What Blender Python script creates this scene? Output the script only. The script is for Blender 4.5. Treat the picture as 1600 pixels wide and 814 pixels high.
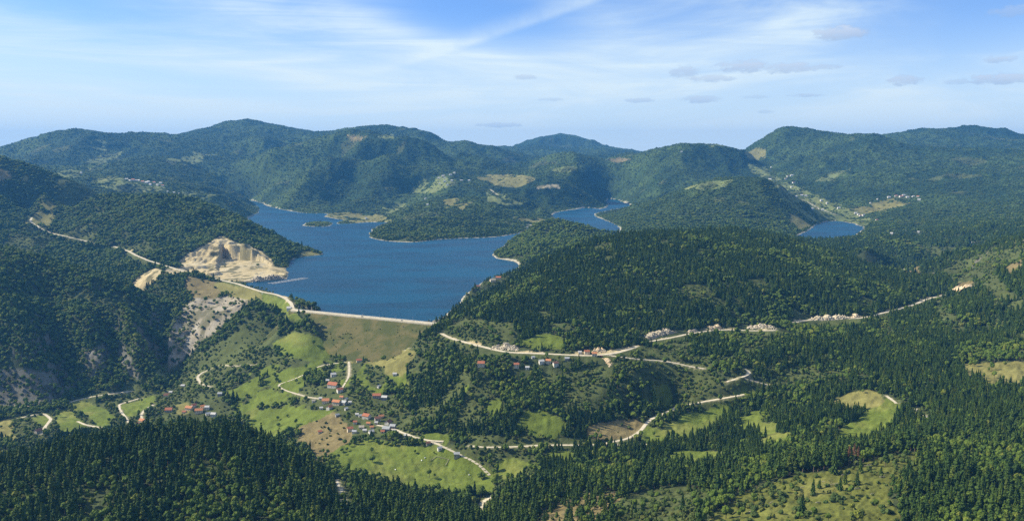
import bpy, bmesh, math, random
import numpy as np
from mathutils import Vector, Matrix

for _o in list(bpy.data.objects):
    bpy.data.objects.remove(_o)
SC = bpy.context.scene
COL = SC.collection
R = math.radians

# ------------------------------------------------------------------ camera
CAM_H = 350.0                      # metres above the lake surface (the lake is z = 0)
W, H, F = 1600.0, 814.0, 1385.6
HORIZON = 240.0
PITCH = math.atan((H / 2 - HORIZON) / F)
cam_d = bpy.data.cameras.new('camera')
cam = bpy.data.objects.new('camera', cam_d)
COL.objects.link(cam)
cam.location = (0, 0, CAM_H)
cam.rotation_euler = (math.pi / 2 - PITCH, 0, 0)
cam_d.sensor_width = 36.0
cam_d.lens = 36.0 * F / W
cam_d.clip_start = 1.0
cam_d.clip_end = 120000.0
SC.camera = cam

# ------------------------------------------------------------------ light
SUN_EL, SUN_AZ = 37.0, -79.0       # azimuth from the view direction (+Y), negative = left
SUN_STRENGTH = 5.0
SKY_STRENGTH = 0.068
EXPOSURE = 0.80
HAZE_DENSITY = 4.0e-5
sun_dir = Vector((math.sin(R(SUN_AZ)) * math.cos(R(SUN_EL)), math.cos(R(SUN_AZ)) * math.cos(R(SUN_EL)), math.sin(R(SUN_EL))))
sl = bpy.data.lights.new('sun', 'SUN')
sl.energy = SUN_STRENGTH
sl.angle = R(0.5)
sl.color = (1.0, 0.91, 0.70)
so = bpy.data.objects.new('sun', sl)
COL.objects.link(so)
so.rotation_euler = (-sun_dir).to_track_quat('-Z', 'Y').to_euler()
so.location = (-2000, 0, 3000)

SC.view_settings.view_transform = 'Standard'
SC.view_settings.look = 'None'
SC.view_settings.gamma = 1.0
SC.view_settings.use_curve_mapping = False
SC.view_settings.exposure = EXPOSURE
SC.render.engine = 'CYCLES'
SC.cycles.use_denoising = False
SC.cycles.max_bounces = 5
SC.cycles.diffuse_bounces = 2
SC.cycles.glossy_bounces = 2
SC.cycles.transmission_bounces = 1
SC.cycles.volume_bounces = 0
SC.cycles.transparent_max_bounces = 4
SC.cycles.use_adaptive_sampling = False


class NT:
    """small helper that writes node trees as expressions"""
    def __init__(self, tree):
        self.t = tree
        tree.nodes.clear()

    def n(self, typ, **kw):
        nd = self.t.nodes.new(typ)
        ins = kw.pop('ins', {})
        for k, v in kw.items():
            setattr(nd, k, v)
        for k, v in ins.items():
            s = nd.inputs[k]
            if isinstance(v, bpy.types.NodeSocket):
                self.t.links.new(v, s)
            else:
                s.default_value = v
        return nd

    def m(self, op, a, b=0.0, c=0.0, clamp=False):
        nd = self.t.nodes.new('ShaderNodeMath')
        nd.operation = op
        nd.use_clamp = clamp
        for i, v in enumerate((a, b, c)):
            if isinstance(v, bpy.types.NodeSocket):
                self.t.links.new(v, nd.inputs[i])
            else:
                nd.inputs[i].default_value = v
        return nd.outputs[0]

    def mix(self, f, a, b):
        nd = self.t.nodes.new('ShaderNodeMix')
        nd.data_type = 'RGBA'
        for s, v in ((nd.inputs[0], f), (nd.inputs[6], a), (nd.inputs[7], b)):
            if isinstance(v, bpy.types.NodeSocket):
                self.t.links.new(v, s)
            else:
                s.default_value = v if not isinstance(v, tuple) or len(v) == 4 else (*v, 1)
        return nd.outputs[2]

    def ramp(self, x, lo, hi):
        nd = self.t.nodes.new('ShaderNodeMapRange')
        nd.interpolation_type = 'SMOOTHSTEP'
        self.t.links.new(x, nd.inputs[0])
        nd.inputs[1].default_value = lo
        nd.inputs[2].default_value = hi
        return nd.outputs[0]


# ------------------------------------------------------------------ sky
world = bpy.data.worlds.new('World')
SC.world = world
world.use_nodes = True
g = NT(world.node_tree)
sky = g.n('ShaderNodeTexSky', sky_type='NISHITA', sun_disc=False)
sky.sun_elevation = R(SUN_EL)
sky.sun_rotation = R(SUN_AZ)
sky.altitude = 1200
sky.air_density = 1.0
sky.dust_density = 0.35
sky.ozone_density = 3.0
tc = g.n('ShaderNodeTexCoord')
sep = g.n('ShaderNodeSeparateXYZ', ins={0: tc.outputs['Generated']})
dx, dy, dz = sep.outputs
az = g.m('ARCTAN2', dx, dy)                                  # 0 along the view, + to the right
el = g.m('ARCSINE', dz)


def azel(u, v):
    s = (H / 2 - v) / F
    X, Y, Z = (u - 800) / F, math.cos(PITCH) + s * math.sin(PITCH), -math.sin(PITCH) + s * math.cos(PITCH)
    return math.atan2(X, Y), math.asin(Z / math.sqrt(X * X + Y * Y + Z * Z))


# high cirrus: broad drawn-out veils, with the clear blue gaps the sky shows
def streaks(rot, sx_, sy_, scale, seed, dist=0.6):
    cv_ = g.n('ShaderNodeCombineXYZ', ins={0: az, 1: el, 2: seed})
    mp_ = g.n('ShaderNodeMapping', ins={0: cv_.outputs[0]})
    mp_.inputs['Rotation'].default_value = (0, 0, R(rot))
    mp_.inputs['Scale'].default_value = (sx_, sy_, 1)
    return g.n('ShaderNodeTexNoise', ins={'Vector': mp_.outputs[0], 'Scale': scale, 'Detail': 8.0, 'Roughness': 0.58, 'Distortion': dist}).outputs[0]


def blob(u, v, su, sv, tilt=0.0):
    ca, ce = azel(u, v)
    ax_, ay_ = g.m('SUBTRACT', az, ca), g.m('SUBTRACT', el, ce)
    c_, s_ = math.cos(R(tilt)), math.sin(R(tilt))
    qx_ = g.m('DIVIDE', g.m('ADD', g.m('MULTIPLY', ax_, c_), g.m('MULTIPLY', ay_, s_)), su / F)
    qy_ = g.m('DIVIDE', g.m('SUBTRACT', g.m('MULTIPLY', ay_, c_), g.m('MULTIPLY', ax_, s_)), sv / F)
    return g.m('SUBTRACT', 1.0, g.ramp(g.m('ADD', g.m('MULTIPLY', qx_, qx_), g.m('MULTIPLY', qy_, qy_)), 0.0, 1.0))


st1 = streaks(9, 2.2, 15, 1.0, 1.3)
st2 = streaks(-14, 3.0, 13, 1.0, 4.7, 0.9)
lft = g.m('SUBTRACT', 1.0, g.ramp(az, -0.12, 0.18))
stk = g.m('ADD', g.m('MULTIPLY', g.ramp(st1, 0.30, 0.68), lft), g.m('MULTIPLY', g.ramp(st2, 0.36, 0.70), g.m('SUBTRACT', 1.0, lft)))
gap = g.m('MAXIMUM', g.m('MULTIPLY', blob(745, 22, 230, 62, -9), 1.0), g.m('MAXIMUM', g.m('MULTIPLY', blob(1480, 45, 230, 60, 12), 0.75), g.m('MULTIPLY', blob(260, 130, 380, 26, -4), 0.6)))
gap = g.m('MAXIMUM', gap, g.m('MULTIPLY', blob(80, -10, 240, 40, -8), 0.6))
st3 = streaks(7, 4.0, 52, 1.0, 9.1, 1.2)
st4 = streaks(-24, 4.0, 40, 1.0, 2.2, 1.0)
fine = g.m('ADD', g.m('MULTIPLY', st3, lft), g.m('MULTIPLY', st4, g.m('SUBTRACT', 1.0, lft)))
stk = g.m('MULTIPLY', stk, g.m('MULTIPLY_ADD', g.ramp(fine, 0.30, 0.70), 0.75, 0.55))
cir = g.m('MULTIPLY', g.m('MULTIPLY_ADD', stk, 0.80, 0.14), g.m('SUBTRACT', 1.0, gap))
# contrail: a soft straight streak from upper centre down to the left
a0, e0 = azel(925, 5)
a1, e1 = azel(560, 135)
la, le = a1 - a0, e1 - e0
L = math.hypot(la, le)
la, le = la / L, le / L
ra = g.m('SUBTRACT', az, a0)
re_ = g.m('SUBTRACT', el, e0)
al = g.m('ADD', g.m('MULTIPLY', ra, la), g.m('MULTIPLY', re_, le))
ac = g.m('SUBTRACT', g.m('MULTIPLY', re_, la), g.m('MULTIPLY', ra, le))
bend = g.m('MULTIPLY', g.m('MULTIPLY', al, al), 0.10)
ac2 = g.m('ADD', ac, bend)
sharp = g.m('MULTIPLY', g.ramp(g.m('MULTIPLY', ac2, -1.0), -0.004, 0.004), g.ramp(g.m('MULTIPLY', ac2, 1.0), -0.024, 0.0))
trail = g.m('MULTIPLY', sharp, g.m('MULTIPLY', g.ramp(al, -0.30, 0.05), g.m('SUBTRACT', 1.0, g.ramp(al, L * 0.55, L * 1.15))))
wn = g.n('ShaderNodeTexNoise', ins={'Vector': tc.outputs['Generated'], 'Scale': 55.0, 'Detail': 5.0, 'Roughness': 0.6})
trail = g.m('MULTIPLY', trail, g.m('MULTIPLY_ADD', wn.outputs[0], 0.8, 0.25))

hazeband = g.m('SUBTRACT', 1.0, g.ramp(el, -0.02, 0.17))
# sky colour: the physical sky, a little richer in blue, plus thin white veil
skyc = g.n('ShaderNodeMix', data_type='RGBA', blend_type='MULTIPLY')
skyc.inputs[0].default_value = 1.0
world.node_tree.links.new(sky.outputs[0], skyc.inputs[6])
skyc.inputs[7].default_value = (0.78, 1.02, 1.42, 1)
veil = g.m('ADD', g.m('MULTIPLY', cir, 0.78), g.m('MULTIPLY', trail, 0.5))
veil = g.m('ADD', veil, g.m('MULTIPLY', hazeband, 0.88), clamp=True)
c1 = g.mix(veil, skyc.outputs[2], (6.9, 8.1, 8.6, 1))
# small fair-weather clouds, grey underneath and cream on top
CLOUDS = [(1315, 52, 40, 12, 1.0), (1165, 105, 42, 10, .9), (1230, 107, 46, 8, .8), (1070, 113, 24, 10, .7), (1110, 123, 34, 6, .7), (1290, 105, 30, 4, .6),
          (1095, 156, 34, 6, .7), (1000, 157, 26, 4, .6), (1413, 126, 24, 8, .8), (1558, 124, 45, 8, .9), (1563, 93, 22, 5, .7), (1590, 17, 36, 8, .5),
          (820, 121, 20, 4, .6), (778, 196, 40, 4, .6), (860, 156, 20, 3, .4), (1262, 149, 26, 3, .6), (1196, 175, 16, 3, .4), (1500, 128, 20, 4, .5), (1180, 152, 24, 3, .35)]
dn = g.n('ShaderNodeTexNoise', ins={'Vector': g.n('ShaderNodeMapping', ins={0: tc.outputs['Generated'], 'Scale': (1, 1, 2.6)}).outputs[0], 'Scale': 85.0, 'Detail': 8.0, 'Roughness': 0.62})
dnoise = g.m('MULTIPLY_ADD', dn.outputs[0], 3.6, -1.9)
cm = None
ch = None
for (u, v, su, sv, k) in CLOUDS:
    ca, ce = azel(u, v)
    qx = g.m('DIVIDE', g.m('SUBTRACT', az, ca), su / F)
    qy = g.m('DIVIDE', g.m('SUBTRACT', el, ce), sv / F)
    r2 = g.m('ADD', g.m('MULTIPLY', qx, qx), g.m('MULTIPLY', qy, qy))
    b = g.m('SUBTRACT', 1.0, r2)
    b = g.ramp(g.m('ADD', b, dnoise), -0.3, 0.75)
    b = g.m('MULTIPLY', b, k)
    t = g.m('MULTIPLY', b, g.m('MULTIPLY_ADD', qy, 0.5, 0.5, clamp=True))
    cm = b if cm is None else g.m('MAXIMUM', cm, b)
    ch = t if ch is None else g.m('MAXIMUM', ch, t)
cloudc = g.mix(ch, (3.3, 4.4, 6.2, 1), (6.4, 6.9, 7.8, 1))
c2 = g.mix(g.m('MULTIPLY', cm, 0.75), c1, cloudc)
bg = g.n('ShaderNodeBackground', ins={'Color': c2, 'Strength': SKY_STRENGTH})
wo = g.n('ShaderNodeOutputWorld', ins={'Surface': bg.outputs[0]})

# ------------------------------------------------------------------ noise
rng = np.random.default_rng(11)


def _hash(ix, iy, seed):
    h = (ix.astype(np.int64) * 374761393 + iy.astype(np.int64) * 668265263 + seed * 144665) & 0xffffffff
    h = ((h ^ (h >> 13)) * 1274126177) & 0xffffffff
    h = h ^ (h >> 16)
    return (h & 0xffff).astype(np.float32) / 65535.0


def vnoise(x, y, seed=0):
    ix, iy = np.floor(x), np.floor(y)
    fx, fy = (x - ix).astype(np.float32), (y - iy).astype(np.float32)
    fx, fy = fx * fx * fx * (fx * (fx * 6 - 15) + 10), fy * fy * fy * (fy * (fy * 6 - 15) + 10)
    ix, iy = ix.astype(np.int64), iy.astype(np.int64)
    a, b, c, d = _hash(ix, iy, seed), _hash(ix + 1, iy, seed), _hash(ix, iy + 1, seed), _hash(ix + 1, iy + 1, seed)
    return ((a * (1 - fx) + b * fx) * (1 - fy) + (c * (1 - fx) + d * fx) * fy) * 2 - 1


def fbm(x, y, scale, octv=4, seed=0, ridged=False, gain=0.5):
    t, amp, tot = 0, 1.0, 0.0
    cx, sx = 0.8, 0.6
    px_, py_ = x / scale, y / scale
    for i in range(octv):
        n = vnoise(px_, py_, seed + i)
        if ridged:
            n = 1 - 2 * np.abs(n)
        t = t + n * amp
        tot += amp
        amp *= gain
        px_, py_ = (px_ * cx - py_ * sx) * 2.03 + 17.1, (px_ * sx + py_ * cx) * 2.03 - 5.3
    return t / tot


def sstep(x, a, b):
    t = np.clip((x - a) / (b - a), 0, 1)
    return t * t * (3 - 2 * t)


# ------------------------------------------------------------------ camera maths
CP, SP = math.cos(PITCH), math.sin(PITCH)


def ray(u, v):
    s = (H / 2 - v) / F
    return (u - 800) / F / (CP + s * SP), (-SP + s * CP) / (CP + s * SP)     # dx/dY , dz/dY


def world_d(u, v, d):
    tx, tz = ray(u, v)
    return tx * d, d, CAM_H + tz * d


def world_z(u, v, z):
    tx, tz = ray(u, v)
    d = (z - CAM_H) / tz
    return tx * d, d, z


def project(x, y, z):
    zz = z - CAM_H
    dep = y * CP - zz * SP
    up = y * SP + zz * CP
    return 800 + F * x / dep, H / 2 - F * up / dep


# ------------------------------------------------------------------ relief: what each ridge, shore and valley of the place is
CTRL = []


def dens(pts, step=26):
    out = []
    for a, b in zip(pts[:-1], pts[1:]):
        n = max(1, int(math.hypot(b[0] - a[0], b[1] - a[1]) / step))
        for i in range(n):
            t = i / n
            out.append(tuple(a[k] * (1 - t) + b[k] * t for k in range(len(a))))
    out.append(pts[-1])
    return out


def ridge(pts, canopy=0, back=None):
    for (u, v, d) in dens(pts):
        x, y, z = world_d(u, v, d)
        CTRL.append((x, y, z - canopy))
        if back:
            x2, y2, z2 = world_d(u, v, d + back[0])
            CTRL.append((x2, y2, z2 - back[1] - canopy))


def lev(pts, step=26):
    for (u, v, z) in dens(pts, step):
        CTRL.append(world_z(u, v, z))


def pt(*a):
    for (u, v, d) in a:
        CTRL.append(world_d(u, v, d))


def pz(*a):
    for (u, v, z) in a:
        CTRL.append(world_z(u, v, z))


# near hill, left
ridge([(-300, 712, 1000), (0, 702, 1000), (60, 692, 1000), (120, 674, 1000), (200, 658, 1000), (300, 651, 1000), (380, 657, 1000), (440, 682, 990), (490, 710, 980),
       (530, 736, 975), (600, 742, 980), (660, 760, 970), (720, 774, 960), (770, 786, 940)], 19, (110, 28))
ridge([(-300, 835, 790), (0, 835, 790), (200, 835, 790), (400, 835, 790), (600, 835, 800), (780, 835, 810)])
# near hill, right
ridge([(780, 835, 810), (1000, 835, 770), (1200, 835, 720), (1400, 835, 700), (1600, 835, 690), (1950, 835, 680)])
ridge([(800, 765, 1020), (900, 752, 1030), (1000, 762, 960), (1100, 762, 930), (1180, 762, 900), (1250, 744, 895), (1300, 731, 900), (1360, 720, 920), (1420, 705, 950), (1500, 694, 980), (1600, 686, 1000), (1950, 665, 1000)])
ridge([(850, 722, 1130), (920, 710, 1150), (980, 702, 1180)], 14)
pt((1100, 715, 1180), (1200, 690, 1180), (1260, 672, 1190), (1040, 716, 1160), (1450, 668, 1120), (1550, 655, 1120), (1600, 640, 1170), (1800, 640, 1150))
pz((1350, 690, -30), (1300, 690, -32), (1340, 612, -10), (1395, 630, -10), (1300, 640, -28), (1200, 640, -50), (1100, 650, -65), (1040, 642, -75), (1550, 600, 10), (1550, 565, 15), (1500, 575, 6),
   (1600, 590, 12), (1800, 570, 15), (1450, 640, -10), (1550, 520, 20), (1590, 450, 90), (1500, 440, 40), (1590, 410, 120), (1480, 480, 20), (1700, 450, 110), (1900, 450, 110), (1900, 560, 20))
# pasture shelf and the wooded spur under the dam road
pz((700, 560, -10), (640, 560, -30), (640, 600, -55), (800, 640, -48), (800, 600, -28), (800, 575, -8), (900, 640, -45), (900, 600, -25), (900, 575, -8), (900, 688, -75), (700, 640, -60), (700, 600, -38),
   (700, 680, -82), (650, 640, -75), (1000, 600, -25), (1000, 640, -58), (1060, 565, -5), (1150, 590, -15), (1150, 560, 0), (1250, 560, 0), (1250, 600, -25), (1350, 560, 5),
   (1400, 520, 12), (1450, 560, 10), (1300, 530, 5), (800, 665, -62), (1000, 575, -8), (750, 575, -8), (850, 660, -58), (750, 660, -65))
lev([(610, 668, -88), (640, 683, -86), (680, 690, -84), (740, 697, -80), (820, 697, -78), (900, 694, -77), (950, 692, -76), (990, 682, -74), (1010, 660, -68), (1040, 642, -62), (1080, 632, -52), (1140, 620, -42), (1165, 615, -38)], 40)
pz((560, 700, -98), (540, 728, -105), (640, 705, -95), (700, 722, -100), (760, 745, -104), (720, 765, -108), (620, 740, -106), (800, 712, -86), (820, 725, -88), (880, 712, -80))
pz((520, 600, -70), (510, 630, -85), (560, 660, -92), (610, 660, -90), (600, 620, -75), (430, 660, -120), (480, 700, -115), (440, 620, -100), (400, 600, -95), (400, 640, -120),
   (470, 560, -55), (430, 540, -50), (500, 545, -47), (600, 562, -47), (560, 580, -58), (450, 520, -38), (420, 580, -80), (380, 560, -75), (480, 655, -100), (520, 680, -105))
pz((350, 600, -110), (310, 640, -130), (250, 640, -140), (200, 640, -146), (150, 650, -150), (60, 655, -150), (0, 665, -150), (-300, 680, -150), (350, 650, -132), (-300, 650, -160))
pz((0, 640, -160), (100, 628, -160), (200, 615, -158), (260, 603, -155), (300, 592, -130), (350, 570, -100), (-300, 640, -160), (320, 615, -120))
# embankment toe
pz((462, 494, 0), (470, 503, -6), (455, 506, -12), (482, 516, -17), (470, 522, -24), (450, 500, -8))
lev([(497, 528, -30), (530, 545, -50), (560, 552, -54), (622, 545, -34), (655, 530, -14), (680, 513, -3)], 24)
# ridge between the gorge and the pastures
ridge([(452, 484, 1985), (430, 480, 2030), (400, 478, 2045), (370, 490, 2045), (330, 528, 2020), (290, 567, 1990), (262, 590, 1965)], 9, (55, 14))
pt((300, 520, 2150), (280, 485, 2260), (300, 472, 2260), (350, 472, 2260), (270, 545, 2080), (330, 500, 2150), (240, 520, 2150))
lev([(330, 434, 5), (370, 443, 4), (410, 456, 4), (445, 466, 4), (460, 483, 4)], 24)
pt((205, 455, 2450), (240, 428, 2480), (268, 442, 2380), (250, 470, 2340), (220, 470, 2400))
# gorge wall
ridge([(-300, 372, 2250), (0, 388, 2250), (60, 396, 2250), (110, 410, 2250), (170, 432, 2250)], 12, (130, 34))
ridge([(195, 443, 2250), (220, 455, 2250), (250, 485, 2200), (272, 525, 2120), (278, 560, 2040)], 12, None)
pt((20, 460, 2000), (30, 520, 1880), (60, 560, 1840), (100, 520, 1980), (100, 560, 1925), (100, 595, 1865), (140, 500, 2000), (150, 550, 1900), (155, 580, 1870), (168, 525, 2020), (180, 565, 1950),
   (195, 490, 2040), (220, 540, 1960), (238, 580, 1925), (-200, 460, 2000), (-200, 560, 1840), (20, 600, 1790), (75, 470, 2110), (170, 470, 2160))
# slopes behind the gorge, road up to the left
lev([(290, 425, 8), (250, 413, 14), (215, 400, 22), (180, 388, 32), (150, 380, 42), (110, 372, 55), (80, 364, 65), (60, 355, 75), (50, 342, 90)], 30)
pt((50, 392, 2880), (120, 402, 2820), (180, 422, 2680), (20, 362, 3120), (0, 345, 3250), (-250, 350, 3150), (-250, 380, 2800))
ridge([(-300, 205, 3900), (-100, 228, 3900), (0, 250, 3800), (40, 262, 3800), (80, 276, 3800), (120, 290, 3800), (150, 303, 3800), (175, 312, 3750)], 8, (250, 40))
pt((0, 310, 3500), (60, 315, 3550), (-250, 300, 3450))
# headland with the quarry
ridge([(90, 346, 3400), (110, 326, 3480), (150, 309, 3500), (200, 303, 3500), (250, 305, 3450), (300, 312, 3400), (350, 330, 3300), (400, 352, 3200), (440, 371, 3130), (478, 388, 3085)], 12, (220, 30))
pt((150, 350, 3200), (220, 360, 3050), (290, 370, 2980), (340, 362, 3000), (380, 380, 2900), (420, 392, 2850), (260, 390, 2850), (210, 385, 2950))
pz((400, 432, 6), (350, 424, 8), (430, 428, 8), (310, 415, 14), (370, 430, 6))
# plateau with the far left village, hidden valley in front of it
pt((150, 281, 5200), (200, 286, 5000), (250, 291, 5000), (300, 301, 4900), (350, 312, 4900), (60, 265, 5600), (100, 268, 5500), (380, 322, 5000), (230, 298, 4900), (150, 296, 4800))
pt((150, 320, 4200), (250, 322, 4200), (350, 335, 4200), (50, 300, 4500), (-200, 262, 5400))
ridge([(140, 264, 6500), (200, 251, 6800), (250, 249, 6800), (300, 263, 6600), (350, 286, 6300), (385, 305, 6050)], 0, (250, 30))
pt((300, 285, 5600), (250, 272, 5900), (180, 268, 6000), (350, 300, 5500))
# skyline, left to centre
ridge([(-350, 258, 8000), (-100, 250, 8000), (0, 237, 8000), (60, 214, 8000), (118, 204, 8000), (150, 207, 8000), (163, 215, 8200), (200, 210, 8800), (232, 215, 9000), (262, 214, 9200), (310, 206, 9500), (345, 195, 9800),
       (372, 190, 10000), (400, 192, 10000), (455, 203, 9800), (490, 207, 9600), (540, 204, 9400), (600, 201, 9400), (640, 207, 9200), (672, 212, 9000), (690, 223, 8800), (706, 232, 8600)], 5, (900, 120))
pt((50, 250, 7000), (100, 242, 7200), (350, 230, 8300), (420, 225, 8300), (290, 240, 7700), (0, 262, 6200), (-300, 270, 6500), (200, 238, 7600), (160, 235, 7500))
# big wooded mountain over the lake
ridge([(440, 236, 7650), (460, 225, 7500), (500, 217, 7300), (560, 214, 7100), (610, 214, 7000), (650, 221, 6900), (680, 233, 6800), (705, 256, 6600)], 8, (400, 60))
ridge([(590, 222, 6900), (560, 233, 6750), (520, 253, 6400), (480, 278, 6050), (450, 299, 5850), (425, 315, 5700)])
ridge([(455, 230, 7400), (420, 247, 7000), (385, 270, 6650), (362, 286, 6450)])
ridge([(615, 220, 6900), (610, 245, 6450), (600, 275, 6050), (575, 306, 5700)])
ridge([(665, 238, 6750), (690, 258, 6450)])
# gullies between them
ridge([(545, 243, 7050), (500, 273, 6720), (460, 294, 6420), (428, 308, 6120), (402, 314, 5980)])
ridge([(586, 262, 6620), (558, 290, 6230), (530, 311, 5870), (505, 325, 5480)])
ridge([(650, 272, 6520), (645, 300, 6080), (618, 318, 5720)])
ridge([(430, 268, 7800), (500, 263, 8200), (600, 260, 8150), (660, 263, 7900)])
pt((550, 326, 5480), (600, 328, 5480), (640, 318, 5500))
pt((690, 281, 6000), (720, 266, 6400), (735, 241, 7000), (765, 241, 7200), (800, 251, 7200), (840, 263, 7000), (700, 300, 5700), (670, 310, 5500))
ridge([(706, 232, 8600), (728, 226, 8600), (745, 228, 8600), (765, 232, 8600), (790, 237, 8600)], 4, (500, 60))
ridge([(795, 250, 7600), (850, 243, 7500), (884, 239, 7400), (905, 244, 7300), (925, 253, 7200)], 6, (300, 50))
ridge([(935, 251, 8000), (960, 242, 8000), (983, 235, 8000), (1005, 241, 8000), (1025, 246, 8000)], 6, None)
pt((770, 276, 6200), (830, 277, 6000), (860, 291, 5800), (900, 292, 5900), (920, 302, 5900), (940, 280, 6300), (930, 316, 5550), (960, 300, 6100), (870, 262, 6700))
ridge([(770, 243, 13000), (790, 237, 13000), (820, 227, 13000), (850, 216, 13000), (882, 212, 13000), (905, 217, 13000), (940, 229, 13000), (955, 238, 13000), (975, 247, 13000)], 0, (1500, 300))
# wooded peninsula
ridge([(590, 350, 4500), (620, 331, 4700), (650, 319, 4800), (690, 314, 4850), (740, 306, 5000), (800, 301, 5200), (850, 316, 5000)], 8, (330, 22))
pt((700, 345, 4200), (760, 345, 4250), (760, 322, 4700), (640, 350, 4150), (810, 330, 4700), (840, 325, 5000), (900, 312, 5300))
# round mountain and hill right of the channel
ridge([(1015, 250, 6900), (1032, 238, 7050), (1050, 229, 7200), (1090, 223, 7200), (1120, 224, 7200), (1150, 233, 7100), (1172, 245, 7000), (1186, 262, 6900)], 6, None)
pt((1090, 232, 7900), (1050, 240, 7900), (1140, 240, 7800))
pt((1000, 290, 6300), (1100, 272, 6500), (1050, 262, 6600), (1150, 268, 6500), (1000, 310, 5950), (1040, 300, 5900))
ridge([(960, 335, 4800), (1000, 320, 4900), (1040, 306, 4900), (1080, 293, 4900), (1110, 286, 4900), (1150, 279, 4800), (1190, 278, 4700), (1220, 291, 4600), (1250, 311, 4500), (1268, 323, 4480)], 8, (520, 120))
pt((1000, 345, 4350), (1100, 330, 4300), (1180, 330, 4250), (1230, 345, 4120), (1060, 320, 4550))
pz((1000, 368, 8), (1100, 368, 15), (1180, 370, 12))
# knoll in front of the channel
ridge([(780, 392, 3200), (800, 371, 3380), (830, 354, 3500), (855, 348, 3550), (880, 349, 3550), (910, 357, 3480), (935, 368, 3400), (960, 374, 3350)], 6, None)
pz((800, 395, 12), (850, 388, 40), (880, 392, 45))
# dark hill on the right of the dam
ridge([(698, 497, 1840), (740, 470, 1950), (790, 440, 2050), (840, 411, 2150), (900, 387, 2300), (950, 373, 2400), (1000, 368, 2500), (1060, 363, 2560), (1100, 359, 2600), (1150, 358, 2650), (1200, 364, 2650), (1260, 377, 2650),
       (1300, 392, 2600), (1350, 407, 2550), (1400, 417, 2500), (1450, 430, 2400), (1495, 438, 2340)], 15, (230, 36))
lev([(690, 520, 4), (720, 533, 4), (770, 545, 5), (830, 552, 6), (900, 555, 7), (945, 553, 8), (975, 548, 8), (1015, 533, 10), (1080, 522, 11), (1150, 514, 11), (1200, 513, 12), (1240, 503, 12), (1280, 498, 12), (1350, 497, 12),
     (1380, 490, 14), (1410, 480, 16), (1450, 468, 18), (1500, 457, 22)], 34)
pz((760, 480, 42), (830, 470, 55), (900, 460, 62), (1000, 450, 68), (1100, 440, 80), (1200, 440, 75), (1300, 450, 55), (850, 540, 12), (750, 520, 18))
pz((740, 455, 4), (765, 440, 5), (780, 436, 6))
# right: road beyond the ridge, wooded slopes, mountains
pz((1405, 424, 12), (1450, 432, 14), (1480, 436, 18), (1350, 408, 10))
ridge([(1440, 412, 2700), (1480, 406, 2500), (1540, 393, 2350), (1600, 377, 2250), (1700, 360, 2200), (1950, 340, 2200)], 0, (300, 40))
pt((1400, 385, 3250), (1450, 368, 3600), (1550, 360, 3350), (1600, 352, 3300), (1900, 330, 3300), (1350, 378, 3500))
pt((1400, 332, 4700), (1436, 316, 5000), (1558, 341, 4200), (1500, 300, 5300), (1600, 300, 5200), (1500, 262, 6300), (1350, 262, 6600), (1250, 252, 6900), (1600, 262, 6000), (1900, 280, 5400), (1350, 290, 5800), (1300, 300, 5600), (1900, 255, 6000))
ridge([(1365, 217, 7300), (1465, 227, 7000), (1540, 233, 6800), (1600, 237, 6600), (1950, 242, 6400)], 6, (600, 70))
ridge([(1365, 213, 9500), (1450, 207, 9500), (1500, 202, 9500), (1520, 200, 9500), (1560, 205, 9500), (1600, 212, 9500), (1700, 214, 9500), (1950, 230, 9500)], 5, (900, 120))
ridge([(1165, 240, 7900), (1180, 229, 7900), (1210, 208, 7800), (1230, 203, 7800), (1280, 210, 7700), (1340, 214, 7500)], 5, (700, 100))
pt((1190, 262, 7000), (1215, 278, 6400), (1235, 290, 6000), (1270, 316, 5250), (1310, 330, 4900), (1180, 248, 7500))
pz((1365, 346, 6), (1340, 338, 10))
for u in (-350, 0, 400, 800, 1200, 1600, 1950):
    CTRL.append(((u - 800) / F * 17500, 17500, 120.0))
    CTRL.append(((u - 800) / F * 320, 320, 150.0))
    CTRL.append(((u - 800) / F * 560, 560, 60.0))

# ------------------------------------------------------------------ lake outline (z = 0)
LAKE = [(684, 503.5), (694, 494), (708, 482), (722, 473), (719, 467), (724, 462), (735, 455), (748, 446), (762, 438), (778, 431), (800, 424), (812, 416), (815, 411), (800, 408.5), (784, 405.5), (768, 402), (770, 396), (778, 390),
        (790, 384), (802, 378), (812, 372), (824, 367), (840, 366), (880, 369), (920, 372), (955, 372), (966, 366), (968, 360), (965, 352), (955, 348), (945, 344), (930, 338), (928, 335), (940, 331), (952, 329), (965, 326),
        (985, 323), (985, 320), (972, 316), (965, 312), (950, 311), (946, 315), (951, 320), (946, 325), (936, 327), (930, 325.5), (915, 325.5), (900, 327), (885, 329), (870, 332), (862, 336), (865, 342), (866, 352), (850, 356),
        (835, 355), (824, 351), (826, 356), (818, 363), (800, 367), (770, 371.5), (740, 372), (700, 373.5), (672, 375), (658, 379), (640, 379), (605, 377), (585, 373), (577, 370), (578, 362), (588, 354), (600, 350), (608, 348),
        (595, 347), (575, 347.5), (556, 348.5), (540, 350), (528, 350.5), (522, 349), (530, 346), (543, 345), (522, 341.5), (506, 338.5), (512, 335), (505, 333), (490, 334), (470, 332.5), (450, 329.5), (430, 325), (415, 321),
        (411, 318), (398, 314.5), (386, 312.5), (383, 314.5), (394, 318), (401, 322), (406, 327), (405, 332), (395, 336), (388, 342), (392, 350), (402, 358), (415, 364), (430, 370), (450, 378), (470, 387), (490, 393), (508, 398),
        (495, 400.5), (470, 401), (458, 404), (449, 413), (446, 421), (453, 428), (452, 436), (430, 438.5), (400, 440), (380, 441), (380, 446), (400, 451), (420, 457), (445, 463), (462, 470), (475, 472), (490, 474), (503, 482),
        (490, 484.5), (500, 487), (560, 491), (620, 496.5)]
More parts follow.
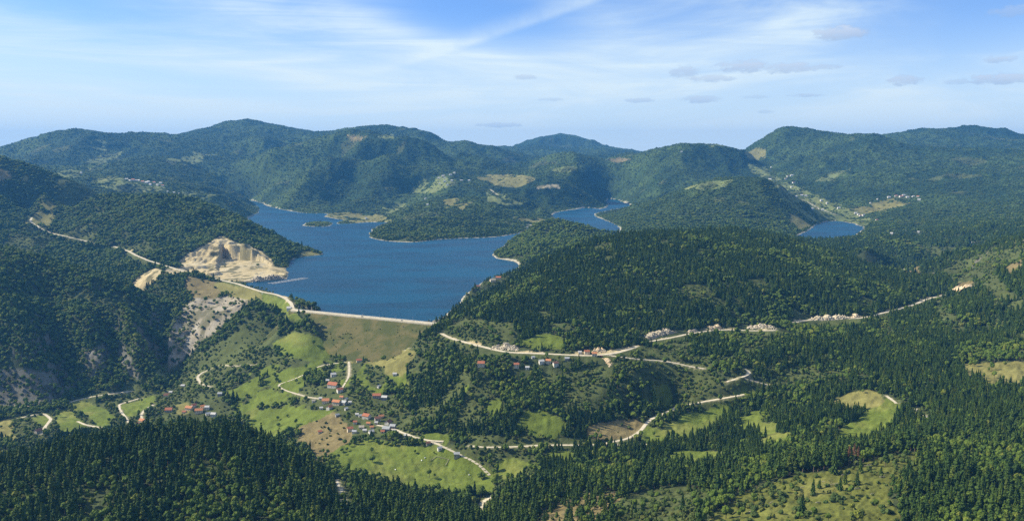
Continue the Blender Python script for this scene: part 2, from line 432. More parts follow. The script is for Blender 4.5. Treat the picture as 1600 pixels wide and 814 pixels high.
ISLE = [(472, 353), (478, 348), (500, 346), (515, 347), (520, 349), (519, 352), (508, 354.5), (490, 354.5)]
POND = [(1243, 369), (1262, 361), (1275, 351), (1290, 346.5), (1310, 345), (1330, 348.5), (1350, 355), (1345, 362), (1335, 369), (1300, 374), (1260, 375)]


def rough(poly, amp=5.0, seed=3):
    """a shoreline in world metres with small natural wiggles"""
    P = [world_z(u, v, 0.0)[:2] for u, v in poly]
    out = []
    for i, a in enumerate(P):
        b = P[(i + 1) % len(P)]
        n = max(1, int(math.hypot(b[0] - a[0], b[1] - a[1]) / 28))
        for k in range(n):
            t = k / n
            out.append((a[0] * (1 - t) + b[0] * t, a[1] * (1 - t) + b[1] * t))
    P = np.array(out)
    k = 2
    S = P.copy()
    for _ in range(k):
        S = (np.roll(S, 1, 0) + 2 * S + np.roll(S, -1, 0)) / 4
    nx = vnoise(S[:, 0] / 45, S[:, 1] / 45, seed)
    ny = vnoise(S[:, 0] / 45, S[:, 1] / 45, seed + 9)
    nearm = np.clip((S[:, 1] - 2150) / 300, 0.05, 1)
    S[:, 0] += nx * amp * nearm * 1.6
    S[:, 1] += ny * amp * nearm * 1.6
    return S


SHORES = [rough(LAKE), rough(ISLE, 3), rough(POND, 5)]
for S in SHORES:
    for i in range(0, len(S), 5):
        CTRL.append((S[i, 0], S[i, 1], 0.5))


def shore_dist(x, y, limit=400.0):
    """signed distance to the shoreline: > 0 on land"""
    x, y = x.ravel(), y.ravel()
    out = np.full(x.shape, limit, np.float32)
    ins = np.zeros(x.shape, bool)
    big = np.vstack(SHORES)
    m = (x > big[:, 0].min() - limit) & (x < big[:, 0].max() + limit) & (y > big[:, 1].min() - limit) & (y < big[:, 1].max() + limit)
    idx = np.nonzero(m)[0]
    xs, ys = x[idx].astype(np.float32), y[idx].astype(np.float32)
    d2 = np.full(xs.shape, limit * limit, np.float32)
    inside = np.zeros(xs.shape, bool)
    order = np.argsort(ys, kind='stable')
    xs, ys, idx = xs[order], ys[order], idx[order]
    for S in SHORES:
        Q = np.roll(S, -1, 0)
        for (ax, ay), (bx, by) in zip(S.tolist(), Q.tolist()):
            lo, hi = min(ay, by), max(ay, by)
            i0, i1 = np.searchsorted(ys, lo - limit), np.searchsorted(ys, hi + limit)
            if i1 > i0:
                X, Y = xs[i0:i1], ys[i0:i1]
                ex, ey = bx - ax, by - ay
                t = np.clip(((X - ax) * ex + (Y - ay) * ey) / (ex * ex + ey * ey + 1e-9), 0, 1)
                q = (X - ax - t * ex) ** 2 + (Y - ay - t * ey) ** 2
                np.minimum(d2[i0:i1], q, out=d2[i0:i1])
            j0, j1 = np.searchsorted(ys, lo), np.searchsorted(ys, hi)
            if j1 > j0:
                Y = ys[j0:j1]
                xc = ax + (Y - ay) / (by - ay) * (bx - ax)
                inside[j0:j1] ^= xs[j0:j1] < xc
    o = np.sqrt(d2)
    o[inside] *= -1
    out[idx] = o
    return out


# ------------------------------------------------------------------ height field
TXM = 0.90
NC = 1300
rows = np.concatenate([np.linspace(320, 660, 20, endpoint=False), np.unique(np.concatenate([np.exp(np.linspace(math.log(660), math.log(11000), 1000)), np.linspace(2420, 3080, 190)])), np.exp(np.linspace(math.log(11300), math.log(17500), 26))])
NR = len(rows)
txs = np.linspace(-TXM, TXM, NC)
C = np.array(CTRL)
cp = np.stack([C[:, 0] / C[:, 1], np.log(C[:, 1])], 1)
K0 = 0.012


def kern(a, b):
    return np.sqrt(((a[:, None, :] - b[None, :, :]) ** 2).sum(-1) + K0 * K0)


A = kern(cp, cp)
A[np.diag_indices(len(cp))] -= 0.0
zc = C[:, 2]
base = zc.mean()
wts = np.linalg.lstsq(A, zc - base, rcond=1e-9)[0]
gx = np.linspace(-TXM, TXM, 420)
gy = np.linspace(math.log(300), math.log(18000), 560)
GX, GY = np.meshgrid(gx, gy)
q = np.stack([GX.ravel(), GY.ravel()], 1).astype(np.float32)
GZ = np.zeros(len(q), np.float32)
cpf, wf = cp.astype(np.float32), wts.astype(np.float32)
for i in range(0, len(q), 8000):
    a = q[i:i + 8000]
    d2 = (a[:, 0:1] - cpf[None, :, 0]) ** 2 + (a[:, 1:2] - cpf[None, :, 1]) ** 2 + K0 * K0
    GZ[i:i + 8000] = (np.sqrt(d2) @ wf)
GZ = GZ.reshape(GX.shape) + base


def bil(G, x0, x1, y0, y1, X, Y):
    fx = np.clip((X - x0) / (x1 - x0) * (G.shape[1] - 1), 0, G.shape[1] - 1.001)
    fy = np.clip((Y - y0) / (y1 - y0) * (G.shape[0] - 1), 0, G.shape[0] - 1.001)
    ix, iy = fx.astype(np.int32), fy.astype(np.int32)
    tx, ty = fx - ix, fy - iy
    return (G[iy, ix] * (1 - tx) + G[iy, ix + 1] * tx) * (1 - ty) + (G[iy + 1, ix] * (1 - tx) + G[iy + 1, ix + 1] * tx) * ty


TX, RY = np.meshgrid(txs, rows)
GXX, GYY = (TX * RY), RY.copy()
SD = shore_dist(GXX, GYY).reshape(TX.shape)
Z = bil(GZ, -TXM, TXM, math.log(300), math.log(18000), TX, np.log(np.minimum(RY, 17900)))
far = sstep(RY, 17500, 23000)
Z = Z * (1 - far) + 60 * far

# natural relief on top of the surveyed shape
amp_far = 66 * sstep(RY, 3800, 6500)
amp_near = 3.5 + 6 * sstep(RY, 1700, 2300) + 9 * sstep(RY, 2500, 2900)
mask = np.clip((SD - 5) / 180, 0, 1)
wx = GXX + 60 * fbm(GXX, GYY, 500, 2, 51)
wy = GYY + 60 * fbm(GXX, GYY, 500, 2, 61)
Z = Z + mask * (amp_far * fbm(wx, wy, 820, 4, 5, True, 0.36) * 1.0 - amp_far * 0.25)
Z = Z + mask * amp_near * fbm(wx, wy, 150, 4, 15, True)
Z = Z + mask * 1.2 * fbm(GXX, GYY, 22, 3, 25)
# craggy gorge wall
gu, gv = project(GXX, GYY, Z)
gorge = sstep(gu, 320, 250) * sstep(GYY, 1790, 1850) * sstep(GYY, 2330, 2200)
Z = Z + gorge * (16 * fbm(GXX * 2.4, GYY * 0.7, 110, 4, 35, True) + 5 * fbm(GXX, GYY, 24, 3, 36, True))
# the lake basin and the banks
land = SD > 0
hi = 0.5 + 0.75 * SD + np.maximum(0, SD - 200) * 30
lift = 0.5 + 0.10 * SD - np.maximum(0, SD - 14) * 0.55
Z = np.where(land, np.maximum(np.minimum(Z, hi), np.where(SD < 60, lift, -999)), -0.4 + 0.25 * SD)
Z = np.where(~land, np.maximum(Z, -25), Z)

# embankment: axis and downstream slope
DA = np.array(world_z(457, 484.0, 4.0)[:2])
DB = np.array(world_z(684, 506.0, 4.0)[:2])
DL = float(np.linalg.norm(DB - DA))
DE = (DB - DA) / DL
DN = np.array([DE[1], -DE[0]])
if DN[1] > 0:
    DN = -DN                                   # downstream = towards the valley


def dam_st(x, y):
    rx, ry = x - DA[0], y - DA[1]
    return rx * DE[0] + ry * DE[1], rx * DN[0] + ry * DN[1]


def dam_h(t):
    h = 4.0 - np.maximum(0, t - 6) / 2.05
    h = h + np.where(t > 6, 0, 0) - np.maximum(0, -t - 4) / 1.8
    return h


ds, dt = dam_st(GXX, GYY)
foot = (ds > 4 + 1.8 * np.maximum(dt - 6, 0)) & (ds < DL - 4) & (dt > -40) & (dt < 135)
Z = np.where(foot, np.minimum(Z, dam_h(dt) - 1.6), Z)


def height(x, y):
    """terrain height by interpolation in the grid"""
    x, y = np.asarray(x, float), np.asarray(y, float)
    fx = np.clip((x / y + TXM) / (2 * TXM) * (NC - 1), 0, NC - 1.001)
    fy = np.clip(np.interp(y, rows, np.arange(NR)), 0, NR - 1.001)
    ix, iy = fx.astype(int), fy.astype(int)
    tx, ty = fx - ix, fy - iy
    return (Z[iy, ix] * (1 - tx) + Z[iy, ix + 1] * tx) * (1 - ty) + (Z[iy + 1, ix] * (1 - tx) + Z[iy + 1, ix + 1] * tx) * ty


HS = np.exp(np.linspace(math.log(700), math.log(15500), 5200))


def hit(u, v, dmin=0):
    """where the line of sight through (u, v) meets the ground"""
    tx, tz = ray(u, v)
    ys = HS[HS > dmin]
    zz = CAM_H + tz * ys
    hh = height(tx * ys, ys)
    b = np.nonzero(hh >= zz)[0]
    if len(b) == 0:
        k = int(np.argmin(np.abs(hh - zz)))
    else:
        k = int(b[0])
    y = float(ys[k])
    if 0 < k and len(b):
        g0, g1 = zz[k - 1] - hh[k - 1], zz[k] - hh[k]
        y = float(ys[k - 1] + (ys[k] - ys[k - 1]) * g0 / max(1e-6, g0 - g1))
    return tx * y, y, float(height(tx * y, y))


# ------------------------------------------------------------------ roads: each is followed over the relief and cut into it
def resample(P, step):
    P = np.array(P, float)
    seg = np.r_[0, np.cumsum(np.linalg.norm(np.diff(P[:, :2], axis=0), axis=1))]
    n = max(2, int(seg[-1] / step))
    s = np.linspace(0, seg[-1], n)
    return np.stack([np.interp(s, seg, P[:, k]) for k in range(P.shape[1])], 1)


def smooth(P, k):
    for _ in range(k):
        Q = P.copy()
        Q[1:-1] = (P[:-2] + 2 * P[1:-1] + P[2:]) / 4
        P = Q
    return P


ROADS = [  # pixels along it, half width, kind, fixed height or None
    ([(50, 340), (47, 346), (60, 355), (78, 364), (110, 371), (135, 377), (150, 381)], 3.2, None),
    ([(178, 385), (200, 392), (213, 399), (232, 407), (252, 413), (290, 425), (330, 434), (370, 443), (410, 456), (432, 460), (446, 466), (455, 474), (458, 483), (470, 486.5)], 4.0, 4.2),
    ([(683, 506), (682, 514), (690, 521), (706, 529), (728, 535), (752, 541), (775, 547), (800, 551), (830, 552), (862, 553), (900, 555), (925, 556), (945, 554), (968, 550), (985, 545), (995, 541)], 3.8, None),
    ([(1014, 534), (1035, 530), (1060, 525), (1080, 521), (1110, 516), (1140, 515), (1180, 517), (1212, 516)], 3.2, None),
    ([(1238, 504), (1262, 500), (1300, 498), (1345, 497), (1360, 495), (1378, 489), (1400, 484), (1428, 476), (1452, 466), (1475, 461), (1500, 457)], 3.6, None),
    ([(952, 555), (975, 558), (1003, 562), (1035, 563), (1060, 567), (1080, 574), (1100, 576)], 2.6, None),
    ([(1164, 577), (1175, 580), (1172, 587), (1158, 589), (1146, 593), (1136, 596)], 2.6, None),
    ([(1158, 589), (1170, 595), (1200, 601)], 2.4, None),
    ([(640, 543), (624, 541), (605, 545), (585, 552), (568, 558), (545, 565), (520, 568), (496, 572), (480, 583), (460, 592), (445, 598), (433, 602), (440, 608), (460, 614), (480, 620), (505, 624)], 2.0, None),
    ([(545, 565), (546, 575), (545, 588), (535, 605)], 1.8, None),
    ([(590, 664), (610, 668), (645, 682), (668, 688), (693, 689)], 2.6, None),
    ([(668, 688), (680, 690), (700, 702), (720, 711), (742, 719), (765, 742)], 2.2, None),
    ([(734, 696), (760, 699), (800, 698), (850, 695), (905, 695), (945, 694)], 2.6, None),
    ([(948, 692), (972, 687), (990, 682), (1002, 672), (1010, 660), (1020, 652), (1035, 647), (1058, 635), (1080, 630), (1105, 627), (1130, 622), (1163, 616)], 2.8, None),
    ([(948, 694), (980, 695), (1030, 693)], 2.0, None),
    ([(1385, 618), (1393, 623), (1401, 630)], 2.0, None),
    ([(1431, 639), (1440, 648), (1452, 653)], 2.2, None),
    ([(30, 653), (48, 649), (68, 645), (80, 655), (72, 664), (64, 678)], 2.6, None),
    ([(121, 658), (135, 664), (163, 668)], 2.2, None),
    ([(218, 622), (200, 628), (186, 632), (187, 640), (195, 650), (204, 663)], 2.2, None),
    ([(247, 625), (240, 632), (228, 638), (220, 648), (222, 655)], 2.2, None),
    ([(346, 570), (330, 576), (314, 583), (308, 590), (314, 600), (330, 604)], 2.4, None),
    ([(346, 570), (365, 572), (395, 570)], 1.8, None),
    ([(526, 750), (533, 765), (537, 785)], 1.7, None),
    ([(770, 775), (755, 780), (749, 790), (762, 800), (765, 812)], 3.0, None),
    ([(1548, 391), (1575, 383), (1600, 376)], 2.2, None),
    ([(1545, 342), (1560, 339), (1600, 345), (1640, 348)], 4.5, None),
    ([(380, 440), (400, 434), (425, 430)], 2.4, None),
    ([(757, 285), (766, 296), (778, 305), (790, 313)], 3.5, None),
    ([(1215, 290), (1240, 306), (1262, 316), (1285, 328), (1310, 337)], 3.2, None),
    ([(110, 628), (140, 620), (175, 615), (205, 611)], 2.5, None),
]
road_paths = []
for pts, hw, zf in ROADS:
    P = [hit(u, v) for u, v in dens(pts, 6)]
    P = np.array(P)
    # drop stray hits on a nearer or farther slope
    if zf is not None:
        P = np.array([world_z(u, v, zf if u > 320 else zf + (320 - u) * 0.24) for u, v in dens(pts, 6)])
    med = np.array([np.median(P[max(0, i - 3):i + 4, 1]) for i in range(len(P))])
    P = P[np.abs(P[:, 1] - med) < 60] if len(P) > 6 else P
    P = smooth(resample(P, 7.0), 3)
    if zf is None:
        P[:, 2] = height(P[:, 0], P[:, 1])
        P[:, 2] = smooth(P[:, 2:3], 12)[:, 0] + 0.2
    road_paths.append((P, hw))
verge = [0.36 if min(p[1] for p in r[0]) < 560 and hw_ > 2.9 else 0.75 for r, hw_ in ((r, r[1]) for r in ROADS)]


def near_path(P, x, y, rad):
    """distance to a path, height of the nearest point and which side; only within rad"""
    m = (x > P[:, 0].min() - rad) & (x < P[:, 0].max() + rad) & (y > P[:, 1].min() - rad) & (y < P[:, 1].max() + rad)
    return m


RD = np.full(Z.shape, 99.0, np.float32)         # distance to the nearest road
RT = RD.copy()
RU = RD.copy()
flatX, flatY, flatZ, flatR, flatT = GXX.ravel(), GYY.ravel(), Z.ravel(), RD.ravel(), RT.ravel()
for (P, hw), vg in zip(road_paths, verge):
    idx = np.nonzero(near_path(P, flatX, flatY, 34))[0]
    if len(idx) == 0:
        continue
    X, Y = flatX[idx], flatY[idx]
    best = np.full(len(idx), 1e9)
    bz = np.zeros(len(idx))
    by = np.zeros(len(idx))
    for i in range(len(P)):
        d = (X - P[i, 0]) ** 2 + (Y - P[i, 1]) ** 2
        mm = d < best
        best[mm] = d[mm]
        bz[mm] = P[i, 2]
        by[mm] = P[i, 1]
    best = np.sqrt(best)
    w = 1 - sstep(best, hw + 1.5, hw + 9)
    flatZ[idx] = flatZ[idx] * (1 - w) + (bz - 0.35) * w
    # camera side of the road counts as nearer, so that verges there stay low
    eff = np.where(Y < by, best * vg, best)
    flatR[idx] = np.minimum(flatR[idx], eff)
    flatT[idx] = np.minimum(flatT[idx], best)
    if hw > 3.0:
        RU.ravel()[idx] = np.minimum(RU.ravel()[idx], np.where(Y > by, best, 99))
Z = flatZ.reshape(Z.shape)
Z = np.where(~land, np.minimum(Z, -0.5), Z)
RD = flatR.reshape(Z.shape)
RT = flatT.reshape(Z.shape)

# ------------------------------------------------------------------ quarry benches
ctr = (SD > 0)
gu, gv = project(GXX, GYY, Z)


def inpoly(u, v, poly):
    ins = np.zeros(u.shape, bool)
    n = len(poly)
    for i in range(n):
        (ax, ay), (bx, by) = poly[i], poly[(i + 1) % n]
        if ay == by:
            continue
        c = (ay > v) != (by > v)
        ins ^= c & (u < (bx - ax) * (v - ay) / (by - ay) + ax)
    return ins


QUARRY = [(278, 412), (296, 396), (318, 384), (334, 376), (346, 368), (358, 374), (372, 380), (392, 384), (408, 396), (422, 404), (424, 416), (450, 420), (454, 436), (400, 443), (370, 440), (330, 433), (292, 424)]
qm = inpoly(gu, gv, QUARRY) & (GYY > 2350) & (GYY < 3150)
pitp = inpoly(gu + 3 * fbm(GXX, GYY, 40, 3, 75), gv, [(346, 380), (356, 386), (384, 392), (410, 402), (424, 414), (420, 426), (350, 430), (338, 420), (342, 404)]) & qm
Z = np.where(pitp, np.minimum(Z, 9 + 0.12 * (Z - 9)), Z)
fr = Z / 13.0 - np.floor(Z / 13.0)
stepz = (np.floor(Z / 13.0) + sstep(fr, 0.62, 0.90)) * 13.0
rockn = 5 * fbm(GXX, GYY * 0.5, 30, 5, 72, True, 0.62) + 8 * fbm(GXX, GYY, 85, 3, 73, True) + 2.5 * fbm(GXX * 1.6, GYY * 0.4, 12, 3, 74, True, 0.6)
Z = np.where(qm & (Z > 6.5), np.maximum(stepz * 0.75 + Z * 0.25 + rockn * 1.25 * sstep(Z, 9, 26) * (1 - 0.7 * sstep(Z, 60, 85)), 4), Z)

# ------------------------------------------------------------------ land cover
FOREST, MEADOW, DRY, ROCK, SOIL, SCRUB, HEATH, BEACH, ROUGH, PALE = range(10)
COVER = [  # polygon in the photograph, class, nearest and farthest distance
    ([(516, 708), (545, 690), (575, 686), (610, 690), (645, 698), (680, 692), (700, 702), (735, 718), (768, 742), (772, 768), (700, 772), (640, 758), (560, 740), (528, 728)], MEADOW, 1080, 1480),
    ([(775, 718), (800, 714), (828, 722), (806, 748), (775, 750)], MEADOW, 1080, 1400),
    ([(372, 640), (440, 640), (490, 640), (530, 636), (500, 655), (462, 668), (430, 692), (395, 672)], MEADOW, 1300, 1750),
    ([(462, 662), (520, 642), (548, 662), (550, 690), (522, 715), (498, 722), (468, 692)], HEATH, 1250, 1620),
    ([(395, 612), (425, 604), (436, 612), (460, 620), (440, 632), (408, 636)], MEADOW, 1400, 1800),
    ([(435, 604), (470, 590), (480, 600), (470, 614), (450, 612)], MEADOW, 1400, 1800),
    ([(425, 536), (450, 520), (480, 522), (515, 532), (527, 545), (520, 556), (495, 566), (462, 562), (436, 552)], MEADOW, 1600, 2000),
    ([(425, 586), (440, 576), (480, 570), (486, 574), (460, 588), (432, 600)], MEADOW, 1500, 1850),
    ([(380, 560), (420, 552), (450, 560), (430, 570), (395, 572)], SCRUB, 1500, 1900),
    ([(530, 566), (575, 556), (620, 543), (645, 545), (652, 556), (640, 572), (632, 592), (612, 588), (596, 574), (570, 566)], DRY, 1550, 1850),
    ([(608, 584), (640, 578), (642, 602), (620, 606)], MEADOW, 1450, 1700),
    ([(640, 560), (660, 556), (672, 566), (660, 590), (645, 590)], SCRUB, 1450, 1750),
    ([(85, 652), (92, 641), (110, 640), (135, 668), (110, 677), (86, 672)], MEADOW, 1500, 1900),
    ([(50, 655), (68, 649), (76, 656), (68, 664), (56, 664)], MEADOW, 1500, 1900),
    ([(106, 632), (118, 626), (135, 628), (172, 642), (178, 650), (176, 664), (150, 665), (138, 650), (120, 645)], MEADOW, 1500, 1950),
    ([(188, 634), (205, 628), (243, 618), (246, 626), (230, 638), (208, 650), (192, 646)], MEADOW, 1500, 1950),
    ([(-200, 665), (0, 657), (18, 655), (24, 672), (20, 695), (0, 702), (-200, 702)], DRY, 1500, 1900),
    ([(272, 632), (290, 628), (294, 646), (276, 648)], DRY, 1500, 1850),
    ([(366, 636), (386, 628), (400, 632), (396, 652), (372, 652)], MEADOW, 1450, 1800),
    ([(1290, 628), (1330, 613), (1355, 610), (1372, 616), (1378, 628), (1362, 638), (1328, 646), (1310, 640)], DRY, 1100, 1500),
    ([(1372, 630), (1384, 622), (1402, 630), (1402, 646), (1392, 664), (1362, 684), (1345, 694), (1298, 694), (1306, 680), (1330, 660), (1352, 642)], MEADOW, 1050, 1500),
    ([(1498, 572), (1560, 565), (1600, 563), (1900, 560), (1900, 600), (1600, 602), (1550, 604), (1520, 594), (1505, 586)], DRY, 1150, 1600),
    ([(1582, 548), (1600, 545), (1900, 540), (1900, 556), (1590, 560)], SCRUB, 1200, 1700),
    ([(1150, 772), (1190, 758), (1250, 742), (1300, 733), (1350, 722), (1390, 712), (1420, 706), (1440, 714), (1425, 740), (1400, 762), (1410, 850), (1090, 850), (1110, 800)], ROUGH, 600, 1010),
    ([(845, 800), (880, 782), (930, 764), (968, 770), (960, 800), (920, 850), (845, 850)], HEATH, 600, 1100),
    ([(960, 780), (1010, 765), (1060, 755), (1100, 770), (1080, 850), (960, 850)], SCRUB, 600, 1010),
    ([(1040, 712), (1070, 704), (1110, 706), (1132, 716), (1110, 730), (1060, 726)], MEADOW, 1050, 1300),
    ([(1050, 660), (1064, 648), (1100, 642), (1140, 630), (1140, 645), (1110, 664), (1080, 684), (1056, 692)], MEADOW, 1100, 1500),
    ([(998, 674), (1020, 668), (1042, 676), (1036, 694), (1000, 694)], MEADOW, 1100, 1500),
    ([(846, 712), (880, 704), (905, 708), (890, 724), (850, 728)], MEADOW, 1080, 1350),
    ([(920, 666), (960, 656), (1000, 652), (1002, 670), (985, 682), (945, 688), (925, 682)], HEATH, 1150, 1450),
    ([(735, 680), (800, 684), (920, 684), (945, 690), (900, 702), (740, 704)], SCRUB, 1150, 1450),
    ([(806, 534), (840, 522), (872, 524), (882, 534), (878, 546), (820, 546)], MEADOW, 1450, 1750),
    ([(692, 512), (740, 500), (800, 505), (806, 534), (800, 546), (740, 536)], SCRUB, 1450, 1950),
    ([(950, 560), (1060, 540), (1080, 560), (1060, 600), (990, 600)], SCRUB, 1300, 1700),
    ([(1150, 520), (1200, 520), (1205, 545), (1170, 560), (1150, 540)], SCRUB, 1400, 1800),
    ([(1370, 498), (1384, 492), (1400, 520), (1392, 535), (1376, 520)], SCRUB, 1500, 1900),
    ([(1455, 480), (1472, 474), (1512, 510), (1510, 525), (1480, 515)], SCRUB, 1500, 2100),
    ([(1250, 500), (1340, 500), (1345, 512), (1260, 514)], SCRUB, 1500, 1900),
    ([(1120, 600), (1150, 588), (1200, 600), (1200, 612), (1130, 612)], SCRUB, 1300, 1600),
    ([(560, 545), (640, 530), (700, 530), (720, 545), (660, 556), (600, 560)], SCRUB, 1450, 1850),
    ([(715, 640), (735, 600), (770, 590), (780, 610), (748, 650), (740, 670), (718, 668)], SCRUB, 1250, 1550),
    ([(880, 600), (905, 590), (940, 600), (950, 640), (910, 650), (890, 630)], SCRUB, 1250, 1550),
    ([(408, 457), (440, 466), (452, 474), (460, 486), (478, 506), (452, 500), (436, 486), (412, 474)], MEADOW, 1850, 2300),
    ([(340, 440), (405, 456), (412, 474), (388, 470), (350, 460), (330, 448)], DRY, 2000, 2500),
    ([(330, 466), (372, 462), (392, 470), (372, 488), (330, 524), (300, 552), (266, 580), (262, 530), (280, 490), (300, 466)], ROCK, 2030, 2400),
    ([(292, 432), (335, 440), (350, 460), (310, 474), (288, 456)], HEATH, 2100, 2520),
    ([(258, 420), (300, 420), (332, 432), (300, 434), (262, 428)], SOIL, 2450, 2800),
    ([(205, 448), (226, 428), (243, 418), (258, 424), (240, 440), (220, 460), (208, 468)], SOIL, 2300, 2600),
    ([(232, 592), (250, 575), (266, 566), (285, 562), (268, 588), (244, 600)], PALE, 1800, 2050),
    ([(180, 540), (190, 536), (216, 580), (214, 592), (196, 584)], ROCK, 1800, 2100),
    ([(-100, 590), (40, 575), (110, 590), (95, 630), (0, 640), (-100, 640)], ROCK, 1700, 1900),
    ([(128, 545), (165, 540), (175, 560), (150, 575), (130, 570)], ROCK, 1750, 2000),
    ([(280, 570), (400, 500), (430, 520), (400, 560), (330, 610), (270, 610)], SCRUB, 1700, 2060),
    ([(212, 574), (235, 604), (215, 618), (180, 618), (120, 634), (110, 628), (190, 610)], SCRUB, 1650, 1950),
    ([(100, 640), (270, 604), (330, 606), (360, 640), (330, 660), (180, 668), (20, 700), (20, 650)], SCRUB, 1450, 1900),
    ([(490, 612), (560, 600), (640, 640), (640, 690), (540, 690), (520, 650), (480, 640)], SCRUB, 1350, 1700),
    ([(640, 690), (690, 690), (780, 745), (770, 770), (840, 760), (840, 710), (740, 700)], SCRUB, 1050, 1450),
    ([(0, 385), (20, 362), (44, 350), (62, 362), (90, 374), (60, 398), (20, 398)], SCRUB, 2500, 3500),
    ([(30, 350), (60, 330), (88, 336), (80, 356), (62, 352)], DRY, 2900, 3650),
    ([(60, 320), (78, 314), (92, 322), (74, 330)], DRY, 3200, 3700),
    ([(0, 262), (20, 268), (22, 282), (0, 284)], HEATH, 3300, 3900),
    ([(36, 275), (48, 276), (48, 286), (38, 284)], DRY, 3300, 3900),
    ([(476, 391), (495, 396), (506, 399), (492, 402), (466, 402), (470, 396)], DRY, 2850, 3150),
    ([(500, 338), (515, 333), (540, 331), (592, 334), (612, 346), (560, 349), (545, 344), (520, 341)], DRY, 4400, 5600),
    ([(548, 340), (600, 340), (608, 345), (585, 348), (556, 348)], SOIL, 4400, 4950),
    ([(140, 281), (172, 276), (198, 281), (222, 290), (246, 292), (262, 295), (220, 303), (190, 303), (165, 296)], PALE, 4400, 5600),
    ([(86, 271), (108, 263), (128, 270), (118, 277), (92, 277)], PALE, 4500, 6200),
    ([(148, 217), (162, 219), (168, 232), (158, 240), (146, 234)], PALE, 6800, 8500),
    ([(134, 256), (154, 241), (192, 236), (184, 246), (150, 262), (140, 264)], PALE, 5800, 8500),
    ([(258, 250), (280, 246), (302, 236), (336, 240), (318, 250), (300, 257), (270, 256)], PALE, 6500, 8800),
    ([(262, 302), (300, 300), (345, 304), (320, 312), (290, 314)], PALE, 4300, 5400),
    ([(540, 209), (556, 211), (576, 216), (560, 221), (545, 216)], HEATH, 6800, 9500),
    ([(592, 213), (618, 212), (612, 217), (594, 217)], PALE, 6500, 9500),
    ([(640, 298), (654, 278), (684, 274), (706, 276), (700, 292), (680, 302), (655, 302)], PALE, 5300, 6600),
    ([(690, 285), (712, 280), (716, 290), (698, 296)], PALE, 5300, 6600),
    ([(598, 322), (620, 318), (640, 316), (640, 326), (622, 336), (602, 334)], PALE, 5000, 5800),
    ([(750, 279), (778, 272), (815, 274), (836, 279), (812, 288), (790, 292), (770, 290)], DRY, 5200, 6600),
    ([(694, 313), (712, 307), (720, 310), (712, 320), (742, 318), (722, 332), (700, 328)], DRY, 4500, 5300),
    ([(756, 290), (770, 290), (800, 312), (822, 320), (800, 322), (764, 318)], PALE, 4600, 5600),
    ([(862, 266), (884, 259), (906, 262), (890, 270), (868, 272)], PALE, 5800, 7200),
    ([(838, 290), (876, 288), (880, 292), (845, 294)], SOIL, 5300, 6400),
    ([(800, 337), (840, 339), (862, 346), (848, 355), (826, 350)], DRY, 4200, 5200),
    ([(945, 252), (968, 247), (986, 250), (962, 256)], HEATH, 6500, 7800),
    ([(1108, 225), (1128, 224), (1132, 228), (1112, 230)], PALE, 6800, 7400),
    ([(1064, 294), (1090, 285), (1146, 280), (1134, 290), (1094, 298)], PALE, 4500, 5100),
    ([(1164, 240), (1186, 232), (1196, 236), (1194, 250), (1174, 252)], DRY, 6800, 8200),
    ([(1172, 258), (1200, 262), (1208, 276), (1196, 280), (1180, 272)], PALE, 6200, 7600),
    ([(1200, 274), (1232, 284), (1262, 303), (1292, 312), (1322, 324), (1348, 334), (1372, 345), (1350, 353), (1300, 343), (1275, 347), (1255, 340), (1238, 322), (1212, 298)], PALE, 4300, 6900),
    ([(1236, 330), (1262, 345), (1270, 352), (1245, 360), (1232, 345)], DRY, 3900, 4700),
    ([(1272, 284), (1300, 268), (1332, 262), (1318, 272), (1304, 284), (1284, 288)], PALE, 5000, 6800),
    ([(1326, 326), (1360, 316), (1400, 310), (1432, 313), (1410, 322), (1380, 330), (1340, 336)], DRY, 4300, 5400),
    ([(1468, 424), (1500, 408), (1545, 396), (1600, 382), (1900, 372), (1900, 400), (1600, 410), (1560, 424), (1510, 440), (1490, 444)], SCRUB, 1900, 2700),
    ([(1566, 410), (1600, 400), (1600, 424), (1580, 428)], HEATH, 1800, 2300),
    ([(1530, 420), (1560, 430), (1590, 470), (1560, 470), (1530, 445)], SCRUB, 1600, 2300),
    ([(720, 470), (725, 460), (745, 448), (775, 434), (800, 428), (800, 438), (770, 452), (740, 468)], SCRUB, 2050, 2550),
    ([(460, 470), (500, 480), (498, 488), (470, 487)], SCRUB, 1900, 2150),
    ([(1395, 414), (1420, 410), (1440, 418), (1435, 428), (1405, 426)], HEATH, 2300, 2700),
    ([(1495, 440), (1520, 436), (1530, 450), (1510, 460)], HEATH, 2100, 2500),
    ([(1340, 402), (1365, 400), (1370, 412), (1345, 412)], HEATH, 2400, 2800),
    (QUARRY, SOIL, 2350, 3150),
]


